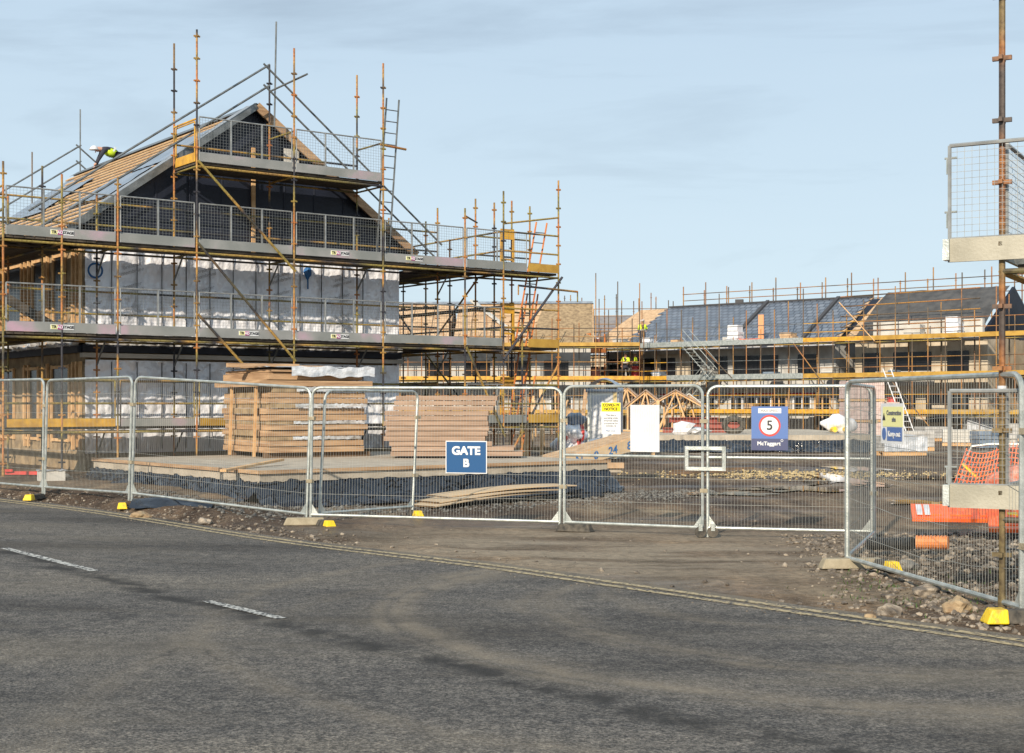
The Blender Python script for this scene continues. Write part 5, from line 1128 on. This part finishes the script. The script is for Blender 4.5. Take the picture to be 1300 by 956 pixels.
for dx in (-.2, .2): s = MB(); s.bar((dx, 0, .0), (dx-1.0, 1.2, 3.6), .03, 6); s.build('stile', M['white'], o)
for i in range(1, 12): s = MB(); k_ = i/12; s.bar((-.2-k_, 1.2*k_, 3.6*k_), (.2-k_, 1.2*k_, 3.6*k_), .02, 5); s.build('rung', M['white'], o)
# white wrapped bags with yellow feet on the far slab
o = local(thing('wrapped_pipes', 'white wrapped bundle with yellow ends on the far slab left of the brick piles', 'bundle', ((1066-650)/FPX*55, 55, .62)))
s = MB(); s.rock((0, 0, .35), .55, .62, 9, 3); s.build('wrap', M['white2'], o, smooth=True)
for dx in (-.3, .15): s = MB(); s.bar((dx, -.5, .15), (dx, .3, .15), .11, 12); s.build('yellow_end', M['capyel'], o)
# red steel sections
for i, (dx, dz, rz, lb) in enumerate(((0, 0, .1, 'lowest red steel section on the far slab by the toy like trusses'), (.3, .2, -.15, 'middle red steel section of the heap on the far slab'), (-.2, .4, .3, 'topmost red steel section of the heap on the far slab'))):
    lb = lb.replace('by the toy like trusses', 'right of the stacked trusses')
    o = local(thing('steel_section', lb, 'steel', ((890-650)/FPX*56+dx, 56+i*.4, .62+dz), rz=rz, group='red steel sections'))
    s = MB(); s.box((0, 0, .02), (3.1-.5*i, .25, .03)); s.box((0, 0, .19), (3.1-.5*i, .25, .03)); s.box((0, 0, .105), (3.1-.5*i, .03, .15)); s.build('beam', M['rednote'], o)
o = local(thing('rubber_tyre', 'black tyre lying on the far slab right of the red steel heap', 'tyre', ((932-650)/FPX*54, 54, .62))); s = MB()
s.path([(.35*math.cos(a*math.pi/10), .1, .33+.25*math.sin(a*math.pi/10)) for a in range(21)], .12, 8); s.build('tread', M['rubber'], o)
# roof trusses stacked upright
TX, TY, TZ = (785-650)/FPX*57, 57, .62
for i, (dx, dy, w, h, lb) in enumerate(((.0, 1.5, 1.5, 1.75, 'rearmost pitched timber truss module, furthest left of the row'), (.75, .9, 1.5, 1.6, 'second pitched timber module from the left behind the blank board'), (1.55, .2, 2.2, 1.6, 'nearest open timber truss module with diagonal struts'), (2.6, 1.0, 1.4, 1.45, 'rightmost leaning timber truss module with pale roof edge'))):
    o = local(thing('roof_truss_module', lb, 'trusses', (TX+dx+w/2-.3, TY+dy, TZ), rz=-.15, group='prefabricated roof truss modules')); e = h*.62
    for y_ in (0, .9):
        for a, b in (((-w/2, e), (0, h)), ((0, h), (w/2, e)), ((-w/2, 0), (-w/2, e)), ((w/2, 0), (w/2, e)), ((-w/2, 0), (w/2, 0)), ((0, h), (-w/3, 0)), ((0, h), (w/4, 0))):
            s = MB(); s.beam((a[0], y_, a[1]+.04), (b[0], y_, b[1]+.04), .06, .09, (0, 1, 0)); s.build('strut', M['batten'], o)
    for sg in (-1, 1): s = MB(); s.prism([(0, -.1, h+.1), (sg*(w/2+.15), -.1, e+.0), (sg*(w/2+.15), 1.1, e+.0), (0, 1.1, h+.1)], (0, 0, .05)); s.build('roof_board', M['timber_pk'] if i < 3 else M['conc_lt'], o)
    s = MB(); s.box((-w/2+.03, .5, e/2), (.03, 1.0, e)); s.build('side_board', M['osb'], o)
s = MB(); s.rock(((868-650)/FPX*53, 53, .85), .5, .55, 31, 2); tag(s.build('wrapped_sack', M['white2'], at=((868-650)/FPX*53, 53, .62)), 'pale slumped sack on the far slab in front of the trusses', 'sack')
s = MB(); s.rock(((885-650)/FPX*53, 53.2, .75), .45, .35, 37, 2); tag(s.build('wrapped_sack', M['plastic_wrap'], at=((885-650)/FPX*53, 53.2, .62)), 'flat plastic covered sack right of the slumped one on the far slab', 'sack')
# toilet cabin
o = local(thing('portable_toilet', 'cream portable toilet with rounded grey roof behind the left gate leaf', 'toilet', ((768-650)/FPX*44.5, 44.5, 0), rz=R(-14)))
s = MB(); s.box((0, 0, 1.12), (.95, .95, 2.2)); b_ = s.build('body', M['cabin'], o); bv = b_.modifiers.new('bevel', 'BEVEL'); bv.width = .05; bv.segments = 2
s = MB(); s.box((.49, 0, 1.12), (.03, .8, 2.0)); s.build('side_panel', M['cabin_gr'], o)
s = MB(); s.box((0, -.49, 1.1), (.66, .03, 1.85)); d_ = s.build('door', M['white'], o); s = MB(); s.box((.22, -.52, 1.1), (.04, .04, .18)); s.build('handle', M['ink_grey'], d_)
s = MB(); s.box((.41, -.492, 1.12), (.12, .03, 2.1)); s.build('corner_trim', M['tanp'], o)
s = MB(); s.grid(lambda u, v: (-.52+1.04*u, -.52+1.04*v, 2.2+.38*math.sin(math.pi*u)**.6*(1-.25*abs(v-.5))), 16, 6); s.prism([(-.52, -.52, 2.12), (.52, -.52, 2.12), (.52, .52, 2.12), (-.52, .52, 2.12)], (0, 0, .1)); s.build('roof', M['cabin_gr'], o, smooth=True)
# insulation bales and small stores
for i, (dx, z_, r_, m_, lb) in enumerate(((0, .35, .40, 'white2', 'lowest white plastic bale with red edging beside the gate post'), (.12, .88, .33, 'white2', 'white plastic bale resting on the lowest one'), (.22, 1.30, .22, 'tarp', 'blue grey bale on top of the white bales'), (.95, .42, .34, 'tarp', 'dull green and grey bale right of the white bales'))):
    x = (722-650)/FPX*42+dx; o = local(thing('insulation_bale', lb, 'bale', (x, 42, z_-.33), rz=.2*i, group='plastic wrapped bales'))
    s = MB(); s.rock((0, 0, .33), r_*1.15, .75, 40+i, 3); s.build('wrap', M[m_], o, smooth=True)
    if i < 2: 
        for sg in (-1, 1): s = MB(); s.path([(sg*r_*.75, .42*math.cos(a*math.pi/8)*r_*1.9, .33+.36*r_*1.9*math.sin(a*math.pi/8)) for a in range(17)], .055, 6); s.build('red_edging', M['red'], o)
# long printed plywood box panels on the slab
o = local(thing('plywood_beam', 'long pale plywood box leaning beside the slab with blue printed figures on its edge', 'plywood', (1.55, 31.6, .5), rz=R(28)))
tm = Matrix.Rotation(R(-13), 3, 'Y')
s = MB(); s.box((0, 0, .22), (2.9, 1.0, .06), tilt=tm); s.build('top_panel', M['osb'], o); s = MB(); s.box(tm @ Vector((0, -.5, -.14))+Vector((0, 0, .22)), (2.9, .05, .27), tilt=tm); s.build('edge_panel', M['ply'], o)
c0 = Vector((1.55, 31.6, .72))
r_ = Matrix.Rotation(R(28), 3, 'Z') @ tm @ Vector((1, 0, 0))
for i, tx in enumerate(('N', '0', '24', '8')):
    q = c0 + Matrix.Rotation(R(28), 3, 'Z') @ (tm @ Vector((-.4+.45*i, -.535, -.14))); ORG[o] = Vector((0, 0, 0)); lp = Matrix.Rotation(R(-28), 3, 'Z') @ (q - Vector((1.55, 31.6, .5)))
    textmesh(tx, .25, M['bluepaint'], o, lp, tm @ Vector((1, 0, 0)), 'printed_figure', bold=.004)
o = local(thing('timber_offcut', 'short sawn offcut lying at the slab end below the printed plywood', 'offcut', ((722+58-650)/FPX*30.5, 30.5, .3), rz=.1)); s = MB(); s.box((0, 0, .1), (.4, .14, .12)); s.build('block', M['osb'], o); s = MB(); s.box((0, .1, .0), (.3, .2, .1)); s.build('support', M['conc'], o)
for i, (u, v, L_, rz, lb) in enumerate(((905, 602, 2.2, .35, 'dark sodden plank lying on the mud right of the gate latch'), (885, 606, 1.4, .1, 'short dark plank on the mud behind the gate latch'))):
    c = px(u, v); s = MB(); d_ = Vector((math.cos(rz), math.sin(rz), 0)); s.beam(c-d_*L_/2+Vector((0, 0, .1)), c+d_*L_/2+Vector((0, 0, .14)), .22, .05); tag(s.build('plank', M['timber_dk'], at=tuple(c)), lb, 'plank')
# leaning trusses and boards behind the ladder tower
rnd = random.Random(21)
place = ['against the left bay', 'next to the leftmost one', 'left of the yellow post', 'right of the yellow post', 'behind the orange ladder', 'right of the orange ladder', 'beside the last post', 'under the tower']
for i in range(8):
    x = 0.4+i*.62; y = 47.5+rnd.uniform(-.4, .4); lean = rnd.uniform(-.5, .5); h = rnd.uniform(1.6, 2.3)
    s = MB(); s.beam((x, y, 0), (x+lean, y+.5, h), rnd.choice((.12, .35)), .05, (0, 1, 0)); tag(s.build('leaning_board', M[rnd.choice(('batten', 'timber', 'batten'))], at=(x, y, 0)), f'pale board leaning {place[i]} beyond the scaffold tower', 'board', 'boards leaning beyond the tower')
o = local(thing('truss_rack', 'rack of fanned timber trusses standing beyond the ladder tower', 'trusses', (-2.2, 50, 0)))
for i in range(14): s = MB(); s.beam((i*.42, 0, .1), (i*.42+rnd.uniform(-.1, .1), .1, 1.95+rnd.uniform(-.2, .3)), .05, .1, (0, 1, 0)); s.build('upright', M['osb_dk'] if i % 3 else M['batten'], o)
for i in range(6): s = MB(); a = rnd.uniform(0, 5); s.beam((a, -.1, 1.9), (a+rnd.uniform(-1, 1), -.1, .6), .05, .08, (0, 1, 0)); s.build('web', M['batten'], o)
s = MB(); s.beam((-.3, .05, .15), (6, .05, .15), .1, .14); s.build('sill', M['osb_dk'], o)

# ------------------------------------------------------------------ people
def skinmesh(joints, edges, name, m, parent, root=0, sub=1):
    me = bpy.data.meshes.new(name); me.from_pydata([Vector(j[0]) for j in joints], edges, []); o = bpy.data.objects.new(name, me); COL.objects.link(o)
    o.modifiers.new('skin', 'SKIN'); sv = me.skin_vertices[0].data
    for i, j in enumerate(joints): r_ = j[1]; sv[i].radius = r_ if isinstance(r_, tuple) else (r_, r_); sv[i].use_root = (i == root)
    sd = o.modifiers.new('sub', 'SUBSURF'); sd.levels = sub; sd.render_levels = sub
    dg = bpy.context.evaluated_depsgraph_get(); m2 = bpy.data.meshes.new_from_object(o.evaluated_get(dg)); bpy.data.objects.remove(o)
    m2.materials.clear(); m2.materials.append(m)
    for p in m2.polygons: p.use_smooth = True
    o = bpy.data.objects.new(name, m2); COL.objects.link(o); o.parent = parent; return o
def person(label, at, fr, rz, pose='stand', helmet=None):
    o = local(thing('person', label, 'person', at, fr, rz=rz))
    if pose == 'stand':
        P_ = {'pel': (0, 0, .95), 'che': (0, .0, 1.28), 'nek': (0, 0, 1.48), 'hd': (0, -.02, 1.62), 'top': (0, -.02, 1.72), 'sl': (-.19, 0, 1.42), 'el': (-.27, -.02, 1.14), 'wl': (-.24, -.16, .92), 'hl': (-.23, -.2, .85), 'sr': (.19, 0, 1.42), 'er': (.28, -.06, 1.15), 'wr': (.20, -.26, 1.05), 'hr': (.18, -.33, 1.04),
              'pl': (-.1, 0, .88), 'kl': (-.12, -.03, .48), 'al': (-.12, .02, .09), 'tl': (-.13, -.16, .04), 'pr': (.1, 0, .88), 'kr': (.13, -.05, .48), 'ar': (.14, .02, .09), 'tr': (.15, -.16, .04)}
    else:   # bent forward on hands and knees over the ridge, facing -x
        P_ = {'pel': (.28, 0, .42), 'che': (-.02, 0, .60), 'nek': (-.20, 0, .60), 'hd': (-.33, 0, .56), 'top': (-.42, 0, .58), 'sl': (-.14, -.18, .56), 'el': (-.28, -.24, .32), 'wl': (-.40, -.18, .10), 'hl': (-.46, -.17, .05), 'sr': (-.14, .18, .56), 'er': (-.26, .24, .30), 'wr': (-.36, .2, .06), 'hr': (-.42, .2, .02),
              'pl': (.30, -.1, .38), 'kl': (.05, -.16, .12), 'al': (.46, -.14, .06), 'tl': (.58, -.14, .0), 'pr': (.30, .1, .38), 'kr': (.08, .16, .10), 'ar': (.48, .14, .04), 'tr': (.6, .14, -.02)}
    rad = {'pel': .14, 'che': .16, 'nek': .06, 'hd': .095, 'top': .07, 'sl': .07, 'el': .048, 'wl': .033, 'hl': .036, 'sr': .07, 'er': .048, 'wr': .033, 'hr': .036, 'pl': .09, 'kl': .06, 'al': .042, 'tl': .038, 'pr': .09, 'kr': .06, 'ar': .042, 'tr': .038}
    ks = list(P_); E_ = [('pel', 'che'), ('che', 'nek'), ('nek', 'hd'), ('hd', 'top'), ('che', 'sl'), ('sl', 'el'), ('el', 'wl'), ('wl', 'hl'), ('che', 'sr'), ('sr', 'er'), ('er', 'wr'), ('wr', 'hr'), ('pel', 'pl'), ('pl', 'kl'), ('kl', 'al'), ('al', 'tl'), ('pel', 'pr'), ('pr', 'kr'), ('kr', 'ar'), ('ar', 'tr')]
    skinmesh([(P_[k_], rad[k_]) for k_ in ks], [(ks.index(a), ks.index(b)) for a, b in E_], 'body', M['skin'], o)
    bd = [c_ for c_ in o.children if c_.name.startswith('body')][0]; bd.data.materials.append(M['dkcloth'])
    for f_ in bd.data.polygons: f_.material_index = 0 if min((f_.center-Vector(P_['hd'])).length-.06, (f_.center-Vector(P_['hl'])).length, (f_.center-Vector(P_['hr'])).length) < .10 else 1
    def sub(names, edges, k_, nm, m_): skinmesh([(P_[n_], (rad[n_]+k_)) for n_ in names], [(names.index(a), names.index(b)) for a, b in edges], nm, m_, o)
    sub(['pel', 'che', 'sl', 'sr', 'el', 'er'], [('pel', 'che'), ('che', 'sl'), ('che', 'sr'), ('sl', 'el'), ('sr', 'er')] if pose == 'stand' else [('pel', 'che'), ('che', 'sl'), ('che', 'sr')], .022, 'hi_vis_jacket', M['hivis']) if pose == 'stand' else sub(['pel', 'che', 'sl', 'sr', 'nek'], [('pel', 'che'), ('che', 'sl'), ('che', 'sr'), ('che', 'nek')], .035, 'hi_vis_vest', M['hivis'])
    if pose != 'stand':
        for a, b, c_ in (('sl', 'el', 'wl'), ('sr', 'er', 'wr')): sub([a, b, c_], [(a, b), (b, c_)], .016, 'dark_sleeve', M['dkcloth'])
    sub(['pel', 'pl', 'kl', 'al', 'pr', 'kr', 'ar'], [('pel', 'pl'), ('pl', 'kl'), ('kl', 'al'), ('pel', 'pr'), ('pr', 'kr'), ('kr', 'ar')], .014, 'trousers', M['dkcloth'])
    for a, b in (('al', 'tl'), ('ar', 'tr')): sub([a, b], [(a, b)], .014, 'boot', M['ink'])
    h = Vector(P_['top']); s = MB(); s.grid(lambda u, v: h + Vector((.125*math.cos(u*2*math.pi)*math.cos(v*1.57), .14*math.sin(u*2*math.pi)*math.cos(v*1.57), -.03+.125*math.sin(v*1.57))), 16, 6); s.bar(h+Vector((0, 0, -.04)), h+Vector((0, 0, -.025)), .15, 16); s.build('helmet', helmet or M['white'], o, smooth=True)
    f = -1 if pose == 'stand' else 0; hd = Vector(P_['hd']); s = MB(); dv = Vector((0, -1, 0)) if pose == 'stand' else Vector((-.5, 0, -.85))
    s.rock(hd+dv*.10, .022, 1, 1, 1); s.build('nose', M['skin'], o)
    sd_ = Vector((1, 0, 0)) if pose == 'stand' else Vector((0, 1, 0))
    for sg in (-1, 1): s = MB(); s.rock(hd+dv*.085+sd_*(.035*sg)+Vector((0, 0, .02)), .012, 1, 2, 1); s.build('eye', M['ink'], o)
    c_ = Vector(P_['che']); p_ = Vector(P_['pel'])
    s = MB(); 
    mid = p_*.45+c_*.55; ax = (c_-p_).normalized(); s.bar(mid-ax*.025, mid+ax*.025, .187, 14); s.build('reflective_band', M['refl'], o)
    return o
person('roofer in yellow hi-vis vest and white helmet crouching over the ridge of the near house', (RT+.15, 11.6, RZ-.12), A, R(-90)+R(90)-R(10), 'crouch')
person('workman in hi-vis jacket standing on the far top deck before the slates', (3.6, -1.0, 5.25), F, R(40))
person('workman in hi-vis jacket inside the lower orange cage', (.9, -3.5, 3.37), F, R(60))
person('workman in hi-vis jacket on the middle deck just right of the orange cages', (2.4, -1.1, 3.25), F, R(20))
person('darkly lit workman in hi-vis on the middle deck, second right of the cages', (3.0, -.9, 3.25), F, R(-50))
person('person in hi-vis on the scaffold between the boarded house and the terrace', (4.4, -1.5, 3.2), H, R(10))
